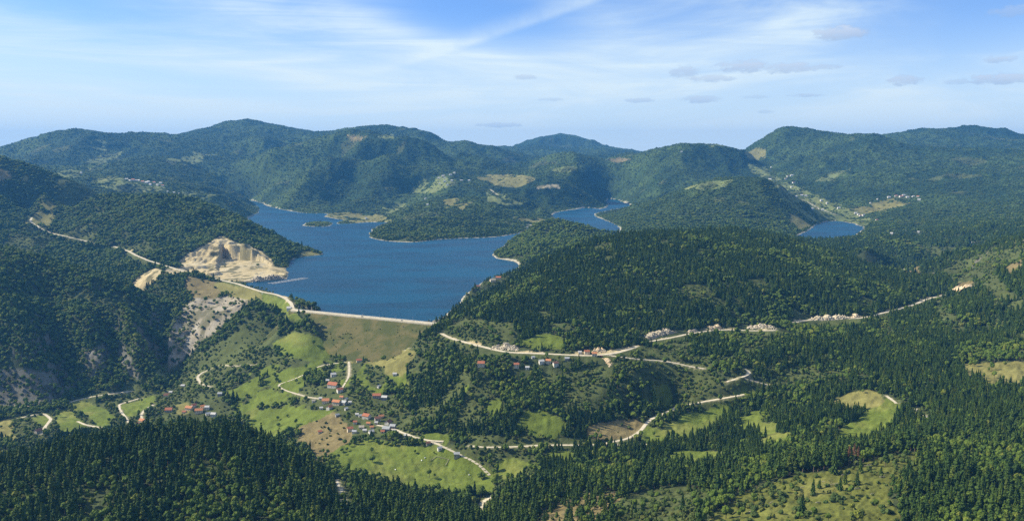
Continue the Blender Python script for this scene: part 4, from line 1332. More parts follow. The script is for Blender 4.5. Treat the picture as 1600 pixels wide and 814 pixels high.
# ------------------------------------------------------------------ where the houses stand (built further down)
HOUSES = [
    # the village in the valley
    (521, 604, 17, 'white_wall', 'red_roof', 'largest red roofed farmhouse, alone at the upper left of the village', 'house', -25),
    (521, 588, 8, 'white_wall', 'white_roof', 'small white house behind the upper red roofed farmhouse', 'house', 20),
    (512, 596, 5, 'white_wall', 'white_roof', 'tiny white shed on the left side of the upper red roofed farmhouse', 'shed', 0),
    (531, 612, 9, 'white_wall', 'red_roof', 'small house with a dark red roof, below the upper red roofed farmhouse', 'house', 30),
    (509, 629, 11, 'cream_wall', 'orange_roof', 'orange roofed house at the end of the pale road, left end of the middle cluster', 'house', 5),
    (526, 631, 13, 'cream_wall', 'orange_roof', 'widest orange roofed house in the middle cluster of the village', 'house', -20),
    (515, 639, 9, 'white_wall', 'orange_roof', 'tall narrow orange roofed house, lowest of the middle cluster', 'house', 60),
    (502, 639, 5, 'white_wall', 'white_roof', 'small pale shed left of the lowest orange roof', 'shed', 10),
    (490, 628, 5, 'white_wall', 'silver', 'lowest pale hut beside the road left of the orange roofs', 'shed', 15),
    (501, 624, 5, 'white_wall', 'white_roof', 'tiny white hut touching the road at the orange roofs', 'shed', 0),
    (538, 632, 9, 'grey_wall', 'grey_roof', 'grey sheet roofed barn right of the widest orange roof', 'barn', -35),
    (541, 625, 5, 'white_wall', 'grey_roof', 'small white shed up the slope from the grey sheet roofed barn', 'shed', 60),
    (547, 630, 4, 'white_wall', 'white_roof', 'little white hut standing off to the right of the grey barn', 'hut', 0),
    (541, 640, 5, 'white_wall', 'white_roof', 'little white hut below the grey barn among trees', 'hut', 40),
    (527, 650, 6, 'stone_wall', 'grey_roof', 'grey stone hut below the orange roofs at the top of the brown slope', 'hut', 30),
    (589, 621, 13, 'stone_wall', 'red_roof', 'wide low red roofed house alone in the trees up the slope', 'house', 0),
    (601, 624, 9, 'grey_wall', 'white_roof', 'pale sheet roofed barn beside the wide low red roof', 'barn', -10),
    (592, 605, 5, 'white_wall', 'white_roof', 'small white hut higher up behind the wide low red roof', 'hut', 50),
    (617, 586, 6, 'white_wall', 'white_roof', 'small white house on the edge of the yellow green pasture', 'house', 0),
    (558, 649, 5, 'white_wall', 'white_roof', 'left one of two small white sheds above the red sloping roof', 'shed', 0),
    (563, 651, 5, 'white_wall', 'grey_roof', 'right one of two small white sheds above the red sloping roof', 'shed', 20),
    (573, 653, 12, 'white_wall', 'red_roof', 'long bright red sloping roof in the lower cluster of the village', 'house', -28),
    (590, 657, 9, 'stone_wall', 'brown_roof', 'dark brown roofed house between the long red roof and the white gabled house', 'house', 20),
    (588, 662, 5, 'white_wall', 'white_roof', 'white lean-to in front of the dark brown roofed house', 'shed', 0),
    (607, 663, 11, 'white_wall', 'brown_roof', 'white gabled house with a red brown roof at the right end of the village', 'house', 65),
    (614, 669, 9, 'grey_wall', 'grey_roof', 'grey roofed house leaning on the white gabled house', 'house', -15),
    (604, 673, 12, 'grey_wall', 'grey_roof', 'long grey sheet roofed barn by the road below the white gabled house', 'barn', -12),
    (616, 675, 6, 'white_wall', 'white_roof', 'pale shed at the roadside right of the long grey barn', 'shed', 0),
    (547, 673, 9, 'cream_wall', 'red_roof', 'red roofed house at the left end of the lowest row', 'house', 20),
    (554, 676, 7, 'white_wall', 'grey_roof', 'grey roofed shed next in line right of the lowest red roof', 'shed', -10),
    (565, 669, 8, 'cream_wall', 'silver', 'pale boarded barn above the middle of the lowest row', 'barn', 5),
    (570, 674, 6, 'white_wall', 'white_roof', 'white shed in front of the pale boarded barn', 'shed', 0),
    (580, 676, 8, 'white_wall', 'white_roof', 'white walled house in the middle of the lowest row', 'house', 35),
    (581, 669, 6, 'cream_wall', 'orange_roof', 'little orange roofed hut above the white walled house of the lowest row', 'hut', 10),
    (634, 682, 5, 'white_wall', 'white_roof', 'tiny white hut at the left end of the meadow road', 'hut', 0),
    (669, 694, 7, 'stone_wall', 'brown_roof', 'small brown roofed hut just under the fork of the meadow road', 'hut', 20),
    (687, 702, 7, 'white_wall', 'grey_roof', 'small white hut with a grey roof at the top of the meadow', 'hut', 25),
    (714, 713, 9, 'stone_wall', 'grey_roof', 'grey stone barn on the meadow edge beside the road', 'barn', 0),
    (561, 566, 8, 'cream_wall', 'red_roof', 'small red roofed house below the foot of the dam beside the road bend', 'house', 15),
    (752, 571, 11, 'cream_wall', 'red_roof', 'red roofed house alone in the trees below the dam road', 'house', -5),
    (500, 676, 6, 'cream_wall', 'red_roof', 'small red roofed hut at the top left edge of the large meadow', 'hut', 15),
    (596, 652, 7, 'cream_wall', 'orange_roof', 'orange roofed hut up the slope behind the dark brown roofed house', 'hut', 25),
    (576, 663, 6, 'cream_wall', 'orange_roof', 'orange roofed hut under the long bright red sloping roof', 'hut', -10),
    (555, 661, 6, 'white_wall', 'red_roof', 'red roofed hut below the two small white sheds', 'hut', 5),
    (534, 622, 6, 'cream_wall', 'orange_roof', 'orange roofed hut just above the widest orange roof', 'hut', -15),
    (598, 676, 6, 'cream_wall', 'red_roof', 'red roofed hut in front of the long grey sheet roofed barn', 'hut', 0),
    # the hamlet at the left
    (317, 638, 7, 'cream_wall', 'orange_roof', 'small orange roof behind the right hand orange roof of the low hamlet', 'house', 25),
    (288, 645, 6, 'cream_wall', 'red_roof', 'small red roofed hut at the left foot of the low hamlet', 'hut', -5),
    (296, 640, 12, 'cream_wall', 'orange_roof', 'orange roofed house at the left end of the low hamlet', 'house', -20),
    (311, 644, 12, 'cream_wall', 'orange_roof', 'orange roofed house in the middle of the low hamlet', 'house', 10),
    (303, 636, 7, 'white_wall', 'red_roof', 'small red roof behind and between the two orange roofs', 'house', 50),
    (324, 639, 7, 'white_wall', 'white_roof', 'white house behind the right end of the low hamlet', 'house', 0),
    (325, 648, 7, 'white_wall', 'grey_roof', 'white house with a grey roof just right of the two orange roofs', 'house', 30),
    (334, 650, 8, 'white_wall', 'white_roof', 'whitest house, at the right end of the low hamlet', 'house', -10),
    (264, 643, 11, 'stone_wall', 'red_roof', 'dull red roofed barn left of the low hamlet', 'barn', 5),
    (261, 620, 9, 'cream_wall', 'brown_roof', 'brown pink roofed house up the slope behind the dull red barn', 'house', 10),
    (267, 614, 5, 'white_wall', 'white_roof', 'little white hut just above the brown pink roof', 'hut', 0),
    (223, 660, 10, 'cream_wall', 'orange_roof', 'orange roofed house at the end of the winding lane', 'house', -30),
    (216, 663, 5, 'grey_wall', 'brown_roof', 'dark shed on the left side of the lane-end orange roof', 'shed', 0),
    (60, 676, 10, 'stone_wall', 'brown_roof', 'brown roofed barn beside the hairpin at the far left', 'barn', 60),
    (344, 618, 7, 'grey_wall', 'grey_roof', 'grey hut alone on the bushy slope above the low hamlet', 'hut', 0),
    (286, 604, 6, 'white_wall', 'white_roof', 'white hut alone above and right of the brown pink roof', 'hut', 0),
    # along the dam road
    (807, 573, 8, 'cream_wall', 'red_roof', 'red roofed cottage at the left end of the roadside row', 'house', 0),
    (824, 576, 6, 'white_wall', 'white_roof', 'low white hut below the roadside row', 'hut', 0),
    (833, 560, 5, 'white_wall', 'grey_roof', 'tiny pale hut against the road at the left of the roadside row', 'hut', 10),
    (846, 568, 8, 'white_wall', 'white_roof', 'white roofed cottage second in the roadside row', 'house', 15),
    (857, 567, 8, 'cream_wall', 'orange_roof', 'orange roofed cottage in the middle of the roadside row', 'house', -15),
    (868, 571, 8, 'white_wall', 'brown_roof', 'brown roofed cottage right of the orange one in the roadside row', 'house', 20),
    (886, 562, 7, 'grey_wall', 'grey_roof', 'grey roofed cottage at the right end of the roadside row', 'house', 0),
    (906, 552, 5, 'white_wall', 'white_roof', 'tiny white hut on the upper side of the road left of the red roofs', 'hut', 0),
    (917, 553, 8, 'cream_wall', 'red_roof', 'red roofed cottage touching the road, left of the orange earth bank', 'house', 5),
    (929, 556, 8, 'cream_wall', 'orange_roof', 'orange roofed cottage in front of the earth bank', 'house', -5),
    # the lake cape and the dam end
    (747, 450, 7, 'stone_wall', 'brown_roof', 'dark roofed lake house low on the wooded cape', 'house', 0, 2050),
    (770, 440, 9, 'cream_wall', 'silver', 'tan lake house in the middle of the wooded cape', 'house', 20, 2050),
    (779, 436, 8, 'cream_wall', 'red_roof', 'red roofed lake house at the top of the wooded cape', 'house', -10, 2050),
    (452, 484, 7, 'white_wall', 'white_roof', 'white keeper hut at the left end of the dam crest', 'hut', 0),
]
FARH = [
    ([(198, 281), (203, 283), (208, 282), (213, 283), (217, 283), (223, 285), (229, 286), (235, 289), (241, 286), (246, 290), (251, 287), (254, 291), (232, 285)],
     'white house of the long hamlet on the far left plateau', 'white hamlet on the far left plateau', 4300, 4.5, ['white_roof', 'white_roof', 'orange_roof']),
    ([(60, 267), (66, 266), (71, 268), (127, 271)], 'small white house on the ridge meadow at the upper left edge', 'houses on the upper left ridge meadow', 4300, 3.5, ['white_roof', 'grey_roof']),
    ([(196, 305), (262, 300), (272, 302), (280, 303)], 'tiny pale hut below the long hamlet on the far left plateau', 'huts below the far left hamlet', 4300, 2.6, ['white_roof']),
    ([(686, 279), (695, 279), (704, 274), (710, 271), (687, 288), (695, 284), (721, 283), (733, 283), (699, 290), (706, 283)],
     'white house of the hillside hamlet above the wooded peninsula', 'hillside hamlet above the peninsula', 5000, 3.8, ['white_roof', 'white_roof', 'grey_roof']),
    ([(668, 321), (665, 311), (572, 342)], 'tiny white lakeside house left of the wooded peninsula', 'houses left of the peninsula', 4500, 3.0, ['white_roof']),
    ([(1203, 281), (1228, 280), (1237, 275), (1231, 276), (1237, 293), (1240, 286)], 'white house at the upper end of the far right valley', 'houses at the upper end of the far right valley', 5000, 4.2, ['white_roof', 'brown_roof']),
    ([(1253, 306), (1244, 308), (1259, 307), (1269, 327), (1283, 314), (1285, 329)], 'pale house halfway down the far right valley', 'houses halfway down the far right valley', 4300, 3.8, ['white_roof', 'white_roof']),
    ([(1389, 309), (1400, 307), (1418, 309), (1427, 308), (1434, 308), (1436, 313), (1412, 306)], 'white house of the hamlet on the slope right of the small lake', 'hamlet right of the small lake', 4300, 4.4, ['white_roof', 'orange_roof', 'white_roof']),
    ([(1337, 334), (1344, 338), (1349, 337), (1370, 345), (1341, 336)], 'pale house near the right shore of the small lake', 'houses by the right shore of the small lake', 4000, 4.0, ['white_roof', 'red_roof']),
    ([(1393, 366), (1435, 363)], 'lone white hut in the woods right of the small lake', 'lone huts right of the small lake', 3000, 3.6, ['white_roof']),
    ([(1065, 238), (1205, 262), (1292, 318), (1360, 318), (1371, 312)], 'tiny white farmhouse alone on a far right hillside', 'lone far right farmhouses', 4300, 2.6, ['white_roof']),
]
HXY = [hit(h[0], h[1], h[8] if len(h) > 8 else 0)[:2] + (10.0,) for h in HOUSES] + [hit(u, v, f[3])[:2] + (17.0,) for f in FARH for u, v in f[0]]

# ------------------------------------------------------------------ trees
def foliage(name, dark, light, warm, clump=0.011):
    m = bpy.data.materials.new(name)
    m.use_nodes = True
    g = NT(m.node_tree)
    oi = g.n('ShaderNodeObjectInfo')
    geo = g.n('ShaderNodeNewGeometry')
    n1 = g.n('ShaderNodeTexNoise', ins={'Vector': oi.outputs['Location'], 'Scale': clump, 'Detail': 4.0, 'Roughness': 0.6})
    n2 = g.n('ShaderNodeTexNoise', ins={'Vector': geo.outputs['Position'], 'Scale': 0.9, 'Detail': 3.0, 'Roughness': 0.6})
    f = g.m('ADD', g.m('MULTIPLY', oi.outputs['Random'], 0.45), g.m('MULTIPLY_ADD', n1.outputs[0], 1.5, -0.6), clamp=True)
    c = g.mix(f, (*dark, 1), (*light, 1))
    r2 = g.m('FRACT', g.m('MULTIPLY', oi.outputs['Random'], 13.7))
    c = g.mix(g.m('MULTIPLY', g.ramp(r2, 0.80, 1.0), 0.5), c, (*warm, 1))
    vm = g.n('ShaderNodeVectorMath', operation='SCALE', ins={0: c, 'Scale': g.m('MULTIPLY_ADD', n2.outputs[0], 1.3, 0.35)})
    bs = g.n('ShaderNodeBsdfPrincipled', ins={'Base Color': vm.outputs[0], 'Roughness': 0.85, 'Specular IOR Level': 0.15})
    g.n('ShaderNodeOutputMaterial', ins={'Surface': bs.outputs[0]})
    return m


M['needles'] = foliage('conifer_needles', (0.026, 0.054, 0.011), (0.074, 0.116, 0.016), (0.120, 0.140, 0.020))
M['leaves'] = foliage('broad_leaves', (0.054, 0.094, 0.012), (0.120, 0.158, 0.020), (0.180, 0.175, 0.030))
M['bush'] = foliage('bush_leaves', (0.042, 0.072, 0.018), (0.095, 0.120, 0.026), (0.150, 0.140, 0.035))
M['dead'] = foliage('dead_needles', (0.13, 0.075, 0.038), (0.18, 0.10, 0.05), (0.17, 0.11, 0.06))


def conifer_geo(seed, h=17.0, r=2.6, clear=0.08, tiers=8, droop=0.32, top=1.0):
    rs = random.Random(seed)
    tr, cr = MB(), MB()
    tr.tube([(0, 0, -1.5), (0, 0, h * 0.45), (0, 0, h * 0.93)], [r * 0.115, r * 0.075, 0.03], 5)
    for k in range(tiers):
        t = k / (tiers - 1)
        z = h * (clear + (1 - clear) * (0.04 + 0.86 * t))
        rad = r * ((1 - t) ** 0.8 * 0.92 + 0.10) * rs.uniform(0.85, 1.12)
        if top < 1 and t < 0.3:
            rad *= 0.62 + t
        hh = h * (1 - clear) / tiers * 1.75
        n = 8
        a0 = rs.random() * 6.28
        cx, cy = rs.uniform(-.12, .12) * r, rs.uniform(-.12, .12) * r
        ring = []
        for i in range(n * 2):
            a = a0 + math.pi * i / n
            q = rad * (rs.uniform(0.92, 1.25) if i % 2 == 0 else rs.uniform(0.45, 0.68))
            ring.append((cx + q * math.cos(a), cy + q * math.sin(a), z - droop * q * 0.8 + rs.uniform(-.25, .25)))
        V = [(cx * .4, cy * .4, min(h, z + hh))] + ring + [(0, 0, z - 0.1)]
        Fc = [(0, 1 + i, 1 + (i + 1) % (2 * n)) for i in range(2 * n)] + [(2 * n + 1, 1 + (i + 1) % (2 * n), 1 + i) for i in range(2 * n)]
        cr.add(V, Fc)
    return tr, cr


_ico = bmesh.new()
bmesh.ops.create_icosphere(_ico, subdivisions=2, radius=1.0)
ICO_V = [v.co.copy() for v in _ico.verts]
_ico.verts.index_update()
ICO_F = [tuple(v.index for v in f.verts) for f in _ico.faces]
_ico.free()


def lumpy(mb, c, r, rs, k=0.35):
    ph = [rs.uniform(0, 6.28) for _ in range(6)]
    V = []
    for p in ICO_V:
        q = 1 + k * 0.5 * (math.sin(p.x * 3.1 + ph[0]) * math.sin(p.y * 3.7 + ph[1]) + math.sin(p.z * 4.1 + ph[2]) * math.sin(p.x * 5.3 + ph[3])) + rs.uniform(-.11, .11)
        V.append((c[0] + p.x * r[0] * q, c[1] + p.y * r[1] * q, c[2] + p.z * r[2] * q))
    mb.add(V, ICO_F)


def leafy_geo(seed, h=12.0, r=5.0, lobes=6, base_=0.28, tufts=150, trunk=True):
    rs = random.Random(seed)
    tr, cr = MB(), MB()
    if trunk:
        tr.tube([(0, 0, -1.5), (0.1, 0, h * 0.35), (0.2, 0.1, h * 0.7)], [r * 0.09, r * 0.065, 0.05], 5)
        for i in range(3):
            a = i * 2.1 + rs.random()
            tr.tube([(0.1, 0, h * 0.33), (math.cos(a) * r * 0.5, math.sin(a) * r * 0.5, h * 0.6)], [r * 0.04, 0.04], 4)
    zc = h * (base_ + (1 - base_) * 0.5)
    cs = []
    for i in range(lobes):
        a = i * 2.4 + rs.random()
        d = r * rs.uniform(0.25, 0.55) if i else 0
        z = zc + (h * (1 - base_) * 0.5) * (rs.uniform(-0.4, 0.42) if i else 0.35)
        q = r * rs.uniform(0.38, 0.58)
        cs.append(((d * math.cos(a), d * math.sin(a), z), (q, q, q * rs.uniform(.75, 1.1))))
        lumpy(cr, *cs[-1], rs)
    for _ in range(tufts):
        c, q = rs.choice(cs)
        v = Vector((rs.gauss(0, 1), rs.gauss(0, 1), rs.gauss(0.25, 1))).normalized()
        p = Vector(c) + Vector((v.x * q[0], v.y * q[1], v.z * q[2])) * rs.uniform(0.95, 1.22)
        s = r * rs.uniform(0.07, 0.15)
        a = Vector((rs.gauss(0, 1), rs.gauss(0, 1), rs.gauss(0, 1))).normalized() * s
        b = v.cross(a).normalized() * s * 0.8 + v * s * 0.3
        cr.add([p - a, p + b, p + a, p - b], [(0, 1, 2, 3)])
    return tr, cr


def pine_geo(seed, h, r):
    rs = random.Random(seed)
    tr, cr = MB(), MB()
    tr.tube([(0, 0, -1.5), (0.1, 0, h * 0.5), (0, 0, h * 0.92)], [r * 0.12, r * 0.08, 0.05], 5)
    cs = []
    n = 7
    for i in range(n):
        t = i / (n - 1)
        a = i * 2.4 + rs.random()
        q = r * (0.74 - 0.52 * t ** 1.3) * rs.uniform(.85, 1.15)
        d = r * 0.36 * (1 - t)
        cs.append(((d * math.cos(a), d * math.sin(a), h * (0.36 + 0.58 * t)), (q, q, q * 1.05)))
        lumpy(cr, *cs[-1], rs, 0.5)
    for _ in range(150):
        c, q = rs.choice(cs)
        v = Vector((rs.gauss(0, 1), rs.gauss(0, 1), rs.gauss(0.2, 1))).normalized()
        p = Vector(c) + Vector((v.x * q[0], v.y * q[1], v.z * q[2])) * rs.uniform(0.95, 1.25)
        s_ = r * rs.uniform(0.10, 0.2)
        a_ = Vector((rs.gauss(0, 1), rs.gauss(0, 1), rs.gauss(0, 1))).normalized() * s_
        b_ = v.cross(a_).normalized() * s_ * 0.8 + v * s_ * 0.4
        cr.add([p - a_, p + b_, p + a_, p - b_], [(0, 1, 2, 3)])
    return tr, cr


GEO = {
    'spruce': [conifer_geo(1, 16, 2.9), conifer_geo(2, 18, 3.1), conifer_geo(3, 14, 3.2, 0.04, 7), conifer_geo(4, 19, 2.7, 0.05, 9)],
    'pine': [pine_geo(11, 18, 2.5), pine_geo(12, 20, 2.6), pine_geo(13, 17, 2.8)],
    'leafy': [leafy_geo(21), leafy_geo(22, 13, 4.6, 7), leafy_geo(23, 10.5, 5.2, 7), leafy_geo(24, 14, 4.2, 6)],
    'bush': [leafy_geo(31, 4.2, 3.0, 5, 0.02, 90, False), leafy_geo(32, 3.4, 3.4, 6, 0.0, 90, False)],
}
MATS = {'spruce': ('bark', 'needles'), 'pine': ('pine_bark', 'needles'), 'leafy': ('bark', 'leaves'), 'bush': ('bark', 'bush')}
PART = {}
for kn, lst in GEO.items():
    PART[kn] = [(t.mesh('trunk', [M[MATS[kn][0]]]) if t.f else None, c.mesh('crown', [M[MATS[kn][1]]])) for t, c in lst]


def proto_collection(name, kinds):
    c = bpy.data.collections.new(name)
    k = 0
    for kn in kinds:
        for t, cr in GEO[kn]:
            b = MB()
            b.add(t.v, t.f, 0).add(cr.v, cr.f, 1)
            o = bpy.data.objects.new('tree_shape_%02d' % k, b.mesh('tree_shape', [M[MATS[kn][0]], M[MATS[kn][1]]]))
            c.objects.link(o)
            k += 1
    return c, k


def forest(name, pts, kinds, label, cat, group=None):
    """one mass of trees: points on the ground, each carrying a tree shape"""
    col_, nk = proto_collection(name + '_shapes', kinds)
    n = len(pts)
    me = bpy.data.meshes.new(name)
    me.vertices.add(n)
    me.vertices.foreach_set('co', pts[:, :3].astype(np.float32).ravel())
    r = np.random.default_rng(n)
    at = me.attributes.new('size', 'FLOAT_VECTOR', 'POINT')
    s = pts[:, 3:4] * np.concatenate([r.uniform(.88, 1.14, (n, 1))] * 2 + [r.uniform(.78, 1.22, (n, 1))], 1)
    s[:, :2] *= pts[:, 4:5]
    s[:, 2] *= 1 - 0.62 * sstep(pts[:, 1], 2900, 5000)
    at.data.foreach_set('vector', s.astype(np.float32).ravel())
    at = me.attributes.new('turn', 'FLOAT_VECTOR', 'POINT')
    tv = np.zeros((n, 3), np.float32)
    tv[:, :2] = r.normal(0, 0.035, (n, 2))
    tv[:, 2] = r.uniform(0, 6.28, n)
    at.data.foreach_set('vector', tv.ravel())
    at = me.attributes.new('shape', 'INT', 'POINT')
    at.data.foreach_set('value', pts[:, 5].astype(np.int32) % nk)
    me.update()
    o = bpy.data.objects.new(name, me)
    link(o)
    ng = bpy.data.node_groups.new(name + '_nodes', 'GeometryNodeTree')
    ng.interface.new_socket('Geometry', in_out='INPUT', socket_type='NodeSocketGeometry')
    ng.interface.new_socket('Geometry', in_out='OUTPUT', socket_type='NodeSocketGeometry')
    N_ = ng.nodes
    gi, go = N_.new('NodeGroupInput'), N_.new('NodeGroupOutput')
    ci = N_.new('GeometryNodeCollectionInfo')
    ci.inputs['Collection'].default_value = col_
    ci.inputs['Separate Children'].default_value = True
    ci.inputs['Reset Children'].default_value = True
    ip = N_.new('GeometryNodeInstanceOnPoints')
    ip.inputs['Pick Instance'].default_value = True

    def na_(nm, ty):
        q_ = N_.new('GeometryNodeInputNamedAttribute')
        q_.data_type = ty
        q_.inputs['Name'].default_value = nm
        return q_.outputs['Attribute']
    L_ = ng.links
    L_.new(gi.outputs[0], ip.inputs['Points'])
    L_.new(ci.outputs[0], ip.inputs['Instance'])
    L_.new(na_('shape', 'INT'), ip.inputs['Instance Index'])
    er = N_.new('FunctionNodeEulerToRotation')
    L_.new(na_('turn', 'FLOAT_VECTOR'), er.inputs[0])
    L_.new(er.outputs[0], ip.inputs['Rotation'])
    L_.new(na_('size', 'FLOAT_VECTOR'), ip.inputs['Scale'])
    L_.new(ip.outputs[0], go.inputs[0])
    o.modifiers.new('trees', 'NODES').node_group = ng
    return tag(o, label, cat, group, 'stuff')


# running horizon of the bare ground, to leave out what no view from here could show
EL = (Z - CAM_H) / RY
RUN = np.maximum.accumulate(EL, axis=0)


def gridval(G, x, y):
    fx = np.clip((x / y + TXM) / (2 * TXM) * (NC - 1), 0, NC - 1.001)
    fy = np.clip(np.interp(y, rows, np.arange(NR)), 0, NR - 1.001)
    return G[fy.astype(int), fx.astype(int)]


px_, py_, sp_ = [], [], []
y = 640.0
while y < 12800:
    s = 5.3 * max(1.0, (y / 1250.0)) ** 0.47
    n = int(2 * 0.70 * y / s)
    tx = np.linspace(-0.70, 0.70, n)
    jx, jy = rng.uniform(-.5, .5, n), rng.uniform(-.5, .5, n)
    yy = y + jy * s * 1.0
    px_.append(tx * y + jx * s)
    py_.append(yy)
    sp_.append(np.full(n, s))
    y += s
px_, py_, sp_ = np.concatenate(px_), np.concatenate(py_), np.concatenate(sp_)
pzv = height(px_, py_)
run = gridval(RUN, px_, np.maximum(py_ - 15, 330))
vis = (pzv + 26 - CAM_H) / py_ > run - np.where(py_ < 2500, 0.020, 0.006)
sdv = gridval(SD, px_, py_)
vis &= sdv > 4
px_, py_, sp_, pzv, sdv = px_[vis], py_[vis], sp_[vis], pzv[vis], sdv[vis]
rdv = gridval(RD, px_, py_)
clsg = gridval(CLS, px_, py_)
tc_ = classify(px_, py_, pzv, sdv, rdv)
sl_ = gridval(SLOPE, px_, py_)
q1 = rng.random(len(px_))
q2 = rng.random(len(px_))
ns1 = fbm(px_, py_, 120, 3, 301)
ns2 = fbm(px_, py_, 45, 3, 305)
uu, vv = project(px_, py_, pzv)
DENS = np.array([1.0, 0.006, 0.03, 0.16, 0.03, 0.60, 0.07, 0.03, 0.16, 0.22])
keepp = DENS[tc_].copy()
keepp[tc_ == FOREST] = np.where(py_[tc_ == FOREST] < 1100, 0.93, 1.0)
keepp[(tc_ == PALE) | (tc_ == DRY)] *= np.clip(0.7 + 2.4 * ns2[(tc_ == PALE) | (tc_ == DRY)], 0.1, 3)
keepp[(tc_ == HEATH) & (py_ < 1120)] = 0.30
keepp[(tc_ == ROUGH)] = 0.23
keepp[(tc_ == ROCK) & (pzv < 120) & (px_ / py_ < -0.36) & (py_ < 2600)] = 0.42
keepp *= np.where((tc_ == SCRUB), np.clip(0.9 + 1.3 * ns2, 0.15, 1.6), 1)
keepp[(tc_ == FOREST) & (ns2 > 0.42)] *= 0.45
keepp[tc_ == FOREST] *= 1 - 0.55 * sstep(py_[tc_ == FOREST], 3500, 5200)
keepp[(clsg == SOIL)] *= 0.05
keepp[rdv < 5.5] = 0
keepp[(sl_ > 2.2) & (py_ < 2600)] *= 0.5
dsv, dtv = dam_st(px_, py_)
on_dam = (dsv > -2) & (dsv < DL + 2) & (dtv > -20) & (dtv < 125) & (dam_h(dtv) > pzv - 0.5)
keepp[on_dam] = 0
for (hx_, hy_, rr) in HXY:
    dy_ = py_ - hy_
    keepp[np.hypot(px_ - hx_, np.where(dy_ < 0, dy_ * 0.42, dy_)) < rr] = 0
for (ax, ay, bx, by, rr) in CLEAR:
    ex, ey = bx - ax, by - ay
    t_ = np.clip(((px_ - ax) * ex + (py_ - ay) * ey) / (ex * ex + ey * ey + 1e-9), 0, 1)
    d_ = np.hypot(px_ - ax - t_ * ex, (py_ - ay - t_ * ey) * np.where(py_ < ay + t_ * ey, 0.62, 1))
    keepp[d_ < rr] = 0
kk = q1 < keepp
px_, py_, sp_, pzv, sdv, rdv, tc_, q2, ns1, ns2, uu, vv = [a[kk] for a in (px_, py_, sp_, pzv, sdv, rdv, tc_, q2, ns1, ns2, uu, vv)]
# where broad-leaved woods grow
pb = np.full(len(px_), 0.07)


def region(poly, d0, d1, val):
    m_ = inpoly(uu, vv, poly) & (py_ > d0) & (py_ < d1)
    pb[m_] = val


region([(-400, 200), (800, 200), (800, 345), (-400, 420)], 2600, 14000, 0.72)
region([(-400, 180), (330, 180), (330, 300), (-400, 300)], 5200, 14000, 0.45)
region([(60, 280), (400, 330), (520, 400), (440, 430), (290, 420), (60, 360)], 2500, 3800, 0.93)
region([(-400, 360), (300, 380), (300, 640), (-400, 660)], 1700, 2900, 0.82)
region([(250, 430), (470, 460), (640, 560), (660, 690), (200, 690), (240, 600)], 1300, 2500, 0.85)
region([(640, 530), (1050, 540), (1050, 700), (640, 700)], 1200, 1800, 0.45)
region([(400, 660), (860, 690), (830, 790), (500, 790)], 1040, 1500, 0.9)
region([(760, 330), (960, 340), (960, 410), (760, 420)], 2750, 3700, 0.8)
region([(570, 300), (850, 300), (850, 380), (570, 380)], 3600, 5400, 0.45)
region([(850, 200), (1260, 200), (1260, 380), (850, 380)], 3600, 14000, 0.5)
region([(1260, 190), (1900, 190), (1900, 350), (1260, 350)], 3600, 14000, 0.35)
region([(1490, 545), (1620, 540), (1620, 566), (1500, 570)], 1200, 1700, 0.95)
pb = pb + np.where(pb > 0.08, 0.5 * (ns1 + 0.5 * ns2), 0.8 * sstep(ns1 + 0.7 * ns2, 0.18, 0.55))
far_ = py_ > 3000
scr = (tc_ == SCRUB) | (tc_ == ROUGH) | (tc_ == HEATH) | (tc_ == ROCK) | (rdv < 10)
isb = scr & (q2 > np.where((tc_ == HEATH) & (py_ < 1120), 0.75, np.where(tc_ == ROUGH, 0.14, np.where(tc_ == ROCK, 0.6, 0.16))))
isl = (q2 < pb) & ~isb
isl |= ((tc_ == MEADOW) | (tc_ == DRY) | (tc_ == PALE)) & ~isb
isl |= scr & ~isb & (py_ > 1000) & (q2 < 0.6)
isc = ~isb & ~isl
size = np.clip(rng.normal(0.92, 0.24, len(px_)), 0.42, 1.45)
size[isl] *= np.where(py_[isl] < 2600, 0.80, 0.88)
size[isb] *= np.clip(0.95 + 0.5 * ns1[isb], 0.5, 1.5)
size[isc] *= 0.84
wide = sp_ / 5.3 * 1.0
wide = np.where(isc, np.clip(wide * 1.2, 1.15, 2.4), np.where(isl, np.clip(wide * 0.86, 0.85, 1.7), np.clip(wide * 0.8, 0.9, 1.5)))
size = np.where(far_ & isb, size * 1.5, size)
size *= 1 + 0.22 * (rng.random(len(size)) > 0.93)
size *= np.where((sdv < 25), 0.7, 1)
shape = rng.integers(0, 1000, len(px_))
# pines on the two near hills: shapes 4..6 of the conifer set
pine = isc & (((py_ < 1090) & (q2 > 0.30)) | ((uu > 1150) & (uu < 1460) & (py_ > 880) & (py_ < 1030)))
shape = np.where(isc, np.where(pine, 4 + shape % 3, shape % 4), shape)
edge = (uu > 1180) & (uu < 1440) & (py_ > 890) & (py_ < 985) & isc
size = np.where(edge, size * 1.25, size)
ALL = np.stack([px_, py_, pzv - 0.3, size, wide, shape], 1)

# ---- the trees that show largest stand as things of their own
hgt = np.where(isc, 17 * size, np.where(isl, 12 * size, 4 * size))
top = (pzv + hgt * 0.55 - CAM_H) / py_
seen = (uu > 6) & (uu < 1594) & (project(px_, py_, pzv + hgt * 0.6)[1] < 806) & (top > gridval(RUN, px_, py_ - 14) - 0.001)


def pick(maskk, n):
    i_ = np.nonzero(maskk & seen)[0]
    i_ = i_[np.argsort(-(hgt[i_] / py_[i_]))]
    return i_[:n]


solo = np.zeros(len(px_), bool)
ic_ = pick(isc, 296)
il_ = pick(isl, 240)
ib_ = pick(isb, 180)
for a in (ic_, il_, ib_):
    solo[a] = True


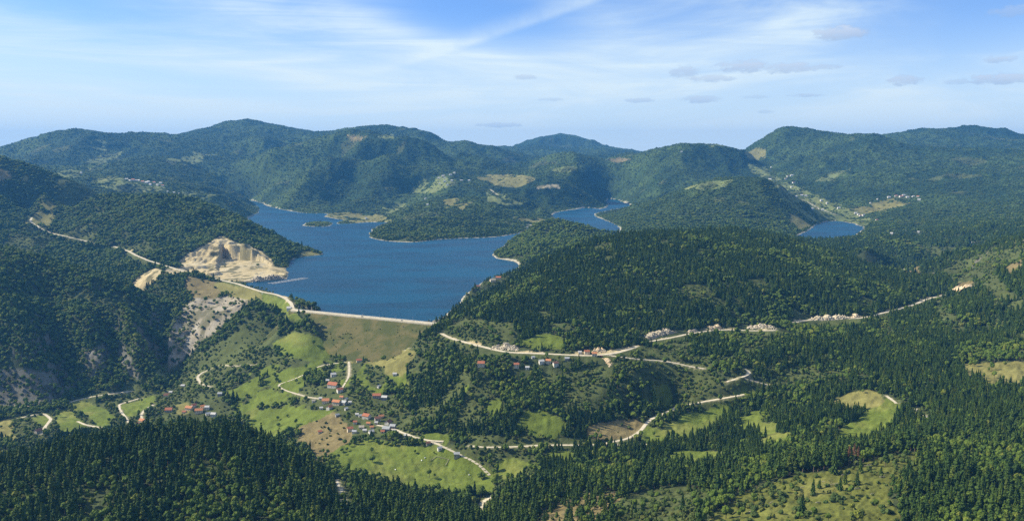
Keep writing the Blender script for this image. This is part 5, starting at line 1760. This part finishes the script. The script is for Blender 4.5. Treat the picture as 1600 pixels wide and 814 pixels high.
def tree(kn, var, loc, s, w, rz, label, cat, group=None, name=None):
    tm, cm_ = PART[kn][var]
    if tm is None:
        o = bpy.data.objects.new(name or kn, cm_)
        o.location, o.rotation_euler, o.scale = loc, (0, 0, rz), (s * w, s * w, s)
        return tag(link(o), label, cat, group)
    o = empty(name or kn, loc, rz)
    o.scale = (s * w, s * w, s)
    for nm, me_ in (('trunk', tm), ('crown', cm_)):
        link(bpy.data.objects.new(nm, me_), o)
    return tag(o, label, cat, group)


def zone(u, v):
    """which landmark of the picture a foreground tree stands by"""
    u, v = float(u), float(v)
    row = 'bottom rows' if v > 785 else ('lower rows' if v > 760 else ('middle rows' if v > 725 else 'upper rows'))
    if u < 200:
        w_ = 'wood under the riverside meadows'
    elif u < 400:
        w_ = 'wood under the orange roofed hamlet'
    elif u < 545:
        w_ = 'wood beside the pale bottom track'
    elif u < 660:
        w_ = 'wood left below the large meadow'
    elif u < 780:
        w_ = 'wood right below the large meadow'
    elif u < 960:
        w_ = 'open slope beside the lane end'
    elif u < 1045:
        w_ = 'thin wood beside the open slope'
    elif u < 1130:
        w_ = 'thin wood beside the mossy clearing'
    elif u < 1210:
        w_ = 'mossy clearing, left end'
    elif u < 1290:
        w_ = 'mossy clearing, left of centre'
    elif u < 1360:
        w_ = 'mossy clearing, right of centre'
    elif u < 1430:
        w_ = 'mossy clearing, right end'
    elif u < 1515:
        w_ = 'corner wood beside the clearing'
    else:
        w_ = 'bottom right corner wood'
    return w_, row


for i in np.concatenate([ic_, il_, ib_]):
    w_, row = zone(uu[i], vv[i])
    if isc[i]:
        kn, var = ('pine', int(shape[i]) - 4) if shape[i] >= 4 else ('spruce', int(shape[i]))
        nm, cat = kn + '_tree', 'tree'
        ad = 'round topped pine' if kn == 'pine' else 'pointed dark spruce'
    elif isl[i]:
        kn, var, nm, cat, ad = 'leafy', int(shape[i]) % 4, 'broadleaf_tree', 'tree', 'pale green leafy tree'
    else:
        kn, var, nm, cat, ad = 'bush', int(shape[i]) % 2, 'bush', 'bush', 'low green bush'
    hq = size[i] * (0.84 ** -1 if isc[i] else 1.0)
    if hq > 1.12:
        ad = ('tall ' if isc[i] else 'big ') + ad
    elif hq < 0.78 and not isb[i]:
        ad = 'small ' + ad
    elif isb[i] and hq < 0.9:
        ad = ad.replace('low green', 'tiny green')
    prep = 'on the' if w_.startswith(('mossy', 'open')) else 'in the'
    lb = '%s %s %s, %s' % (ad, prep, w_, row)
    tree(kn, var, tuple(ALL[i, :3]), float(size[i]), float(wide[i]), float(rng.uniform(0, 6.28)), lb, cat, '%s %s %s, %s' % (ad.replace('bush', 'bushes').replace('tree', 'trees').replace('pine', 'pines').replace('spruce', 'spruces'), prep, w_, row), nm)

r_ = ~solo
forest('conifer_forest', ALL[isc & r_], ['spruce', 'pine'], 'dark conifer forest covering the hills round the lake', 'forest')
forest('broadleaf_forest', ALL[isl & r_], ['leafy'], 'mid green leafy woodland on the slopes round the lake and village', 'forest')
# low growth, including the tufts scattered over the dam face
rs_ = np.random.default_rng(5)
tuft = []
for k in range(130):
    s_, t_ = (rs_.uniform(90, 235), rs_.uniform(58, 92)) if k < 24 else (lambda a_, b_: (max(a_, 1.8 * b_ + 14), b_))(rs_.uniform(60, DL - 20), rs_.uniform(20, 105))
    x_, y_ = DA[0] + DE[0] * s_ + DN[0] * t_, DA[1] + DE[1] * s_ + DN[1] * t_
    tuft.append((x_, y_, float(dam_h(t_)) - 0.6, rs_.uniform(0.12, 0.45) if k > 24 else rs_.uniform(.4, .6), 1.0, k))
forest('scrub', np.vstack([ALL[isb & r_], np.array(tuft)]), ['bush'], 'low bushes and saplings on verges, clearings and rocky slopes', 'scrub')
print('TREES', len(ALL), int(isc.sum()), int(isl.sum()), int(isb.sum()))

# ------------------------------------------------------------------ houses
def gable(mb, w, d, z0, rise, over, th, mi=0):
    """a pitched roof with real thickness, ridge along x"""
    a, b = w / 2 + over, d / 2 + over
    drop = rise * over / (d / 2)
    V = [(-a, -b, z0 - drop), (a, -b, z0 - drop), (a, 0, z0 + rise), (-a, 0, z0 + rise), (-a, b, z0 - drop), (a, b, z0 - drop)]
    V += [(x, y, z + th) for x, y, z in V]
    Fc = [(0, 1, 2, 3)[::-1], (3, 2, 5, 4)[::-1], (6, 7, 8, 9), (9, 8, 11, 10), (0, 1, 7, 6), (5, 4, 10, 11), (0, 6, 9, 3), (3, 9, 10, 4), (1, 2, 8, 7), (2, 5, 11, 8)]
    return mb.add(V, Fc, mi)


def house(u, v, wpx, wall, roof, label, kind='house', rz=None, dmin=0, group=None, detail=True, deep=0.75, tall=None, k=[0]):
    k[0] += 1
    rs = random.Random(k[0] * 7 + 1)
    x, y, z = hit(u, v, dmin)
    w = 0.98 * wpx * y / F
    w = min(max(w, 5.0), 24.0)
    d = w * deep if w < 13 else w * 0.6
    hh = tall or (3.4 if w < 8 else 5.2)
    rz = R(rz) if rz is not None else rs.uniform(-0.5, 0.5)
    rise = d * 0.36
    root = empty({'house': 'house', 'hut': 'hut', 'barn': 'barn', 'shed': 'shed', 'silo': 'silo'}[kind], (x, y, z - 0.4), rz)
    tag(root, label, kind if kind != 'hut' else 'hut', group)
    b = MB()
    b.box(-w / 2, w / 2, -d / 2, d / 2, -2.5, hh)
    for s in (-1, 1):
        b.add([(s * w / 2, -d / 2, hh), (s * w / 2, d / 2, hh), (s * w / 2, 0, hh + rise)], [(0, 1, 2) if s > 0 else (0, 2, 1)])
    b.build('wall', M[wall], root)
    rf = gable(MB(), w, d, hh, rise, 0.55, 0.28).build('roof', M[roof], root)
    if detail:
        if w > 8:
            MB().box(w * .18, w * .18 + .7, -.35 + d * .12, .35 + d * .12, hh + rise * 0.4, hh + rise + 1.1).build('chimney', M['stone_wall'], rf)
        n = max(1, int(w / 3.4))
        for s in (-1, 1):
            for fl in range(2 if hh > 4.5 else 1):
                for i in range(n):
                    wx_ = -w / 2 + w * (i + 0.5) / n
                    if s < 0 and fl == 0 and i == n // 2:
                        MB().box(wx_ - .5, wx_ + .5, -d / 2 - .08, -d / 2 + .05, 0.3, 2.5).build('door', M['wood'], root)
                        continue
                    zz = 1.3 + fl * 2.5
                    y0 = s * (d / 2 + 0.02)
                    o = MB().box(wx_ - .5, wx_ + .5, y0 - .06, y0 + .06, zz, zz + 1.2).build('window', M['glass'], root)
        for s in (-1, 1):
            x0 = s * (w / 2 + 0.02)
            MB().box(x0 - .06, x0 + .06, -.5, .5, hh - 0.4, hh + 0.8).build('window', M['glass'], root)
    return root


M['silver'] = M['silver_wood']
for h in HOUSES:
    house(*h[:8], dmin=h[8] if len(h) > 8 else 0)

for pts_, lb, gr, dm, wp, rf in FARH:
    for i, (u, v) in enumerate(pts_):
        house(u, v, wp * random.Random(i).uniform(.8, 1.15), 'white_wall', rf[i % len(rf)], lb, 'house', None, dm, gr, False)
for (u, v, w_, rf, lb) in [(1310.6, 326, 5, 'white_roof', 'largest white house on the valley floor behind the small lake'), (1408, 308, 6, 'red_roof', 'red roofed house in the middle of the hamlet right of the small lake'),
                           (1415, 363, 4.6, 'white_roof', 'white house alone in the woods below the right hand hamlet'), (1410, 377, 4.0, 'white_roof', 'white hut nearest to the dark hill, alone in the woods'),
                           (1520, 381, 4.2, 'white_roof', 'white hut alone in the woods near the right edge, under the pale road scar'), (693, 276, 6, 'white_roof', 'largest white building in the hillside hamlet above the peninsula')]:
    house(u, v, w_, 'white_wall', rf, lb, 'house', 10, 3000, None, False)

# ------------------------------------------------------------------ single trees that stand out
LONE = [
    (582, 722, 9, 'big round bush in the left part of the large meadow'), (581, 706, 6, 'smaller round tree above the big bush in the large meadow'),
    (752, 748, 10, 'big round tree near the right tip of the large meadow'), (765, 728, 8, 'round tree by the road right of the large meadow'),
    (679, 744, 4, 'small round bush at the lower corner of the dark green plot'), (678, 708, 3, 'small bush beside the white hut at the top of the meadow'),
    (828, 535, 4, 'round bush alone in the small pasture under the dark hill'), (1348, 614, 5, 'round tree at the top edge of the tan field'),
    (490, 538, 8, 'tree on the right edge of the upper green pasture'), (441, 548, 6, 'bush on the left side of the upper green pasture'),
    (455, 556, 5, 'small tree at the lower edge of the upper green pasture'), (463, 599, 7, 'dark round tree inside the bend of the valley road'),
    (427, 575, 6, 'tree between the two strips of pasture'), (1360, 684, 6, 'leafy tree at the lower right corner of the green field'),
    (640, 556, 6, 'tree in the pale pasture below the dam'), (434, 657, 7, 'round tree on the lower left pasture'), (449, 652, 5, 'small tree beside the brown slope'),
    (505, 707, 5, 'dark bush on the brown slope'), (467, 680, 4, 'bush on the left side of the brown slope'), (1567, 560, 9, 'broad yellow green tree above the tan field at the right edge'),
    (1578, 562, 8, 'rounded dark green tree at the right end of the tree row above the tan field'),
]
def shape_at(kn, u, v, s, w, lb, cat='tree', dmin=0, name='broadleaf_tree', vi=0):
    x_, y_, z_ = hit(u, v, dmin)
    return tree(kn, vi, (x_, y_, z_ - 0.3), s, w, vi * 1.3 + u, lb, cat, None, name)


for i, (u, v, hp, lb) in enumerate(LONE):
    hm = hp * 1420 / F * 1.25
    shape_at('leafy', u, v, hm / 12, 1.15, lb, vi=i % 4)
# hedges and tree belts between the fields
BELTS = [
    ([(518, 722), (530, 712), (542, 703), (555, 694)], 7, 'leafy', 'leafy tree in the belt between the brown slope and the large meadow', 'tree belt at the brown slope'),
    ([(548, 692), (570, 690), (590, 692), (612, 697), (630, 694), (650, 697)], 8, 'leafy', 'leafy tree in the thick belt between the village and the large meadow', 'tree belt below the village'),
    ([(1297, 686), (1312, 668), (1330, 656), (1345, 650), (1354, 642)], 5, 'leafy', 'leafy tree in the hedge between the tan and the green field', 'hedge between the tan and green fields'),
    ([(1362, 676), (1372, 680), (1382, 682), (1390, 678)], 6, 'leafy', 'leafy tree in the clump on the right side of the green field', 'clump by the green field'),
    ([(104, 632), (112, 642), (122, 652), (132, 662)], 6, 'leafy', 'leafy tree in the belt between the two low left meadows', 'belt between the low left meadows'),
    ([(180, 640), (182, 652), (190, 662)], 6, 'leafy', 'leafy tree in the belt right of the second low left meadow', 'belt right of the low left meadows'),
    ([(405, 637), (425, 634), (445, 632), (455, 626)], 6, 'leafy', 'leafy tree in the hedge above the lower green pasture', 'hedge above the lower pasture'),
    ([(468, 473), (478, 476), (488, 480), (497, 484)], 7, 'bush', 'bush on the little point by the left end of the dam', 'bushes on the point by the dam'),
]
for pts_, hp, kn, lb, gr in BELTS:
    for i, (u, v) in enumerate(dens(pts_, 6 if kn == 'leafy' else 4)):
        rs = random.Random(i * 31 + int(u))
        x_, y_, z_ = hit(u + rs.uniform(-2, 2), v + rs.uniform(-1.5, 1.5))
        s_ = hp * y_ / F / (12 if kn == 'leafy' else 4) * rs.uniform(.8, 1.25)
        tree(kn, i % len(PART[kn]), (x_, y_, z_ - 0.3), s_, 1.15, rs.uniform(0, 6), lb, 'tree' if kn == 'leafy' else 'bush', gr, 'broadleaf_tree' if kn == 'leafy' else 'bush')

# rust coloured dying pines in the row behind the clearing
dt_, dc_ = conifer_geo(71, 24, 3.0, 0.5, 6, 0.1, 0.7)
dtm, dcm = dt_.mesh('trunk', [M['pale_bark']]), dc_.mesh('crown', [M['dead']])
for (u, v, s_, lb) in [(1326, 729, 1.0, 'rust brown dying pine with a long pale trunk, left of the rusty pair'), (1334, 728, 1.08, 'tallest rust brown dying pine with a pale trunk'), (1340, 727, .92, 'rust brown dying pine at the right of the rusty group')]:
    x_, y_, z_ = hit(u, v)
    o = empty('dying_pine', (x_, y_, z_ - .3), u)
    o.scale = (s_, s_, s_)
    link(bpy.data.objects.new('trunk', dtm), o)
    link(bpy.data.objects.new('crown', dcm), o)
    tag(o, lb, 'tree')

# felled logs in the clearing
LOGS = [(1296, 757, 12, 12), (1285, 752, 9, -20), (1240, 765, 14, 25), (1225, 775, 12, 30), (1335, 763, 7, 15), (1275, 785, 8, 40), (1360, 772, 9, 45), (1195, 790, 12, 35), (1260, 800, 9, 20), (1315, 742, 8, 5),
        (1170, 800, 10, 30), (1375, 745, 8, 30), (1350, 728, 9, 3), (1310, 731, 11, 14), (905, 790, 14, 35), (880, 803, 12, 30), (925, 778, 10, 25), (955, 770, 8, 40)]
LOGW = ['near the top edge of the clearing', 'beside the upper thicket of the clearing', 'on the left part of the clearing']
for i, (u, v, ln, a) in enumerate(LOGS):
    x_, y_, z_ = hit(u, v)
    e = Vector((math.cos(R(a)), math.sin(R(a)), 0))
    x2, y2 = x_ + e.x * ln, y_ + e.y * ln
    z2 = float(height(x2, y2)) - z_
    rad = 0.33 + 0.04 * (i % 3)
    b = MB().tube([(0, 0, rad * .8), (e.x * ln * .5, e.y * ln * .5, z2 * .5 + rad * .8), (e.x * ln, e.y * ln, z2 + rad * .6)], [rad, rad * .8, rad * .45], 7)
    for q_ in (0.45, 0.6, 0.75):
        p = Vector((e.x * ln * q_, e.y * ln * q_, z2 * q_ + rad))
        b.tube([p, p + Vector((-e.y * (1 if q_ != .6 else -1), e.x * (1 if q_ != .6 else -1), 0.7)) * 0.9], [.08, .03], 4)
    gr = 'felled logs on the right clearing' if u > 1000 else 'felled logs on the bottom centre slope'
    lb = 'pale felled log lying on the mossy clearing at the bottom right' if u > 1000 else 'pale felled log lying on the open brown slope at the bottom centre'
    tag(b.build('fallen_log', M['silver_wood'], None, (x_, y_, z_)), lb, 'log', gr)

# ------------------------------------------------------------------ floating fish cages
p0, p1 = np.array(world_z(424, 443.5, 0)), np.array(world_z(480, 434.5, 0))
ev = (p1 - p0)[:2]
Lc = float(np.linalg.norm(ev))
ev /= Lc
nv = np.array([-ev[1], ev[0]])
angc = math.atan2(ev[1], ev[0])
fb, nb_, rb = MB(), MB(), MB()
sz = 4.2
for (a, b_, c_, d_) in ((-sz, sz, -sz, -sz + 1.2), (-sz, sz, sz - 1.2, sz), (-sz, -sz + 1.2, -sz + 1.2, sz - 1.2), (sz - 1.2, sz, -sz + 1.2, sz - 1.2)):
    fb.box(a, b_, c_, d_, -0.15, 0.55)
nb_.box(-sz + 1.25, sz - 1.25, -sz + 1.25, sz - 1.25, -3.0, 0.12)
for cx_ in (-sz + .6, 0, sz - .6):
    for cy_ in (-sz + .6, sz - .6):
        rb.tube([(cx_, cy_, .55), (cx_, cy_, 1.6)], [.09, .09], 5)
for cy_ in (-sz + .6, sz - .6):
    rb.tube([(-sz + .6, cy_, 1.6), (sz - .6, cy_, 1.6)], [.07, .07], 5)
fm, nm_, rm = fb.mesh('float_frame', [M['float']]), nb_.mesh('net', [M['net']]), rb.mesh('handrail', [M['float']])
ncg = int(Lc / 11.5)
for row in range(2):
    for i in range(ncg):
        t = (i + .5) * Lc / ncg
        q_ = p0[:2] + ev * t + nv * (row * 15 - 3)
        o = empty('fish_cage', (q_[0], q_[1], 0), angc + random.Random(i + row * 50).uniform(-.05, .05))
        for nm, me_ in (('float_frame', fm), ('net', nm_), ('handrail', rm)):
            link(bpy.data.objects.new(nm, me_), o)
        tag(o, 'square floating fish cage in the %s row moored off the quarry' % ('far' if row else 'near'), 'fish cage', 'floating fish cages')
# small white boat far out on the lake
x_, y_, z_ = world_z(466, 333.8, 0)
bt = tag(empty('motor_boat', (x_, y_, 0), 0.3), 'small white boat on the far arm of the lake', 'boat')
b = MB()
prof = [(-5.5, 1.5), (-2, 1.9), (2, 1.7), (5, .7), (6.4, .05)]
V = []
for (xx, ww) in prof:
    V += [(xx, -ww * .6, -.3), (xx, ww * .6, -.3), (xx, ww, 1.2 + max(0, xx) * .06), (xx, -ww, 1.2 + max(0, xx) * .06)]
Fc = []
for i in range(4):
    for j in range(4):
        a, c = i * 4, i * 4 + 4
        Fc.append((a + j, a + (j + 1) % 4, c + (j + 1) % 4, c + j))
Fc += [(0, 3, 2, 1), (16, 17, 18, 19)]
b.add(V, Fc)
b.build('hull', M['car_white'], bt)
MB().box(-2.5, 1.2, -1.1, 1.1, 1.2, 2.9).build('cabin', M['car_white'], bt)
MB().box(1.2, 1.35, -.9, .9, 1.9, 2.7).build('windscreen', M['glass'], bt)

# ------------------------------------------------------------------ cars
def car(loc, rz, paint, label):
    o = tag(empty('parked_car', loc, rz), label, 'car')
    b = MB()
    sec = [(-2.1, .35, .75), (-2.0, .3, 1.0), (-.9, .3, 1.05), (1.0, .3, 1.0), (2.0, .3, .85), (2.15, .4, .7)]
    V = []
    for (xx, z0, z1) in sec:
        V += [(xx, -.85, z0), (xx, .85, z0), (xx, .82, z1), (xx, -.82, z1)]
    Fc = [(a * 4 + j, a * 4 + (j + 1) % 4, a * 4 + 4 + (j + 1) % 4, a * 4 + 4 + j) for a in range(len(sec) - 1) for j in range(4)] + [(0, 3, 2, 1), (20, 21, 22, 23)]
    bd = b.add(V, Fc).build('body', M[paint], o)
    V = [(-1.7, -.78, 1.0), (1.1, -.78, 1.0), (1.1, .78, 1.0), (-1.7, .78, 1.0), (-1.3, -.62, 1.5), (.35, -.62, 1.5), (.35, .62, 1.5), (-1.3, .62, 1.5)]
    MB().add(V, [(0, 1, 5, 4), (1, 2, 6, 5), (2, 3, 7, 6), (3, 0, 4, 7)]).build('window', M['glass'], o)
    MB().box(-1.32, .37, -.63, .63, 1.5, 1.54).build('roof', M[paint], o)
    for sx in (-1.3, 1.35):
        for sy in (-.8, .8):
            MB().tube([(sx, sy - .1, .32), (sx, sy + .1, .32)], [.32, .32], 12).build('wheel', M['rubber'], o)


da_ = math.atan2(DE[1], DE[0])
for (u, t_, pnt, lb) in [(567, 3.0, 'car_dark', 'dark car parked halfway along the dam crest'), (633, 3.0, 'car_dark', 'dark car on the right part of the dam crest')]:
    s_ = float(np.clip((world_z(u, 495, 4)[0] - DA[0]) / DE[0], 0, DL))
    car((DA[0] + DE[0] * s_ + DN[0] * t_, DA[1] + DE[1] * s_ + DN[1] * t_, 4.16), da_, pnt, lb)
for (u, v, pnt, lb) in [(458, 487, 'car_white', 'white car parked beside the keeper hut at the left end of the dam'), (410, 459.5, 'car_white', 'white car at the roadside below the quarry'),
                        (939, 557, 'car_red', 'red car on the road in front of the ochre bank'), (716, 533.5, 'car_dark', 'dark car on the road just right of the dam')]:
    x_, y_, z_ = hit(u, v)
    car((x_, y_, z_ + 0.45), da_, pnt, lb)
# lamp posts along the crest
for i in range(9):
    s_ = 20 + i * (DL - 40) / 8
    o = empty('lamp_post', (DA[0] + DE[0] * s_ - DN[0] * 3.4, DA[1] + DE[1] * s_ - DN[1] * 3.4, 4.1), da_)
    MB().tube([(0, 0, 0), (0, 0, 4), (0, 0, 8)], [.12, .09, .07], 6).build('pole', M['steel'], o)
    MB().box(-.12, .12, -1.3, .1, 7.9, 8.05).build('lamp_head', M['steel'], o)
    tag(o, 'thin grey lamp post on the lake side of the dam crest', 'lamp post', 'lamp posts on the dam crest')

# ------------------------------------------------------------------ small things on the meadow
fp = [hit(u, v) for u, v in ((672, 719), (682, 713.5), (701, 718), (696, 727))]
fo = tag(empty('garden_fence', fp[0], 0), 'pale low fence round the little garden plot on the large meadow', 'fence')
b = MB()
pb_ = MB()
for a_, c_ in zip(fp, fp[1:]):
    n_ = int(math.dist(a_, c_) / 2.5)
    prev = None
    for i in range(n_ + 1):
        t = i / n_
        q_ = Vector(a_) * (1 - t) + Vector(c_) * t
        q_.z = float(height(q_.x, q_.y))
        q_ -= Vector(fp[0])
        pb_.tube([q_ + Vector((0, 0, -.3)), q_ + Vector((0, 0, 1.3))], [.09, .08], 5)
        if prev is not None:
            for hh_ in (.5, 1.1):
                b.tube([prev + Vector((0, 0, hh_)), q_ + Vector((0, 0, hh_))], [.16, .16], 4)
        prev = q_
pb_.build('post', M['silver_wood'], fo)
b.build('rail', M['silver_wood'], fo)
for (u, v, lb) in [(664, 715.5, 'white wrapped bale nearest to the dark green plot, right one of a pair'), (659, 719.5, 'white wrapped bale left one of a pair above the dark green plot'), (618, 734, 'white wrapped bale alone in the lower middle of the large meadow'),
                   (733, 742, 'white wrapped bale alone in the right part of the large meadow'), (712, 763, 'white wrapped bale at the lower edge of the large meadow')]:
    x_, y_, z_ = hit(u, v)
    o = MB().tube([(-.9, 0, .75), (-.85, 0, .75), (.85, 0, .75), (.9, 0, .75)], [.62, .78, .78, .62], 14).build('round_bale', M['white_wrap'], None, (x_, y_, z_), u)
    tag(o, lb, 'bale')
x_, y_, z_ = hit(1553, 571)
o = tag(empty('utility_pole', (x_, y_, z_), 0.2), 'thin pale utility pole at the top of the tan field on the right edge', 'pole')
MB().tube([(0, 0, -1), (0, 0, 9.5)], [.17, .11], 7).build('pole', M['silver_wood'], o)
MB().box(-1.0, 1.0, -.07, .07, 8.6, 8.8).build('crossarm', M['silver_wood'], o)
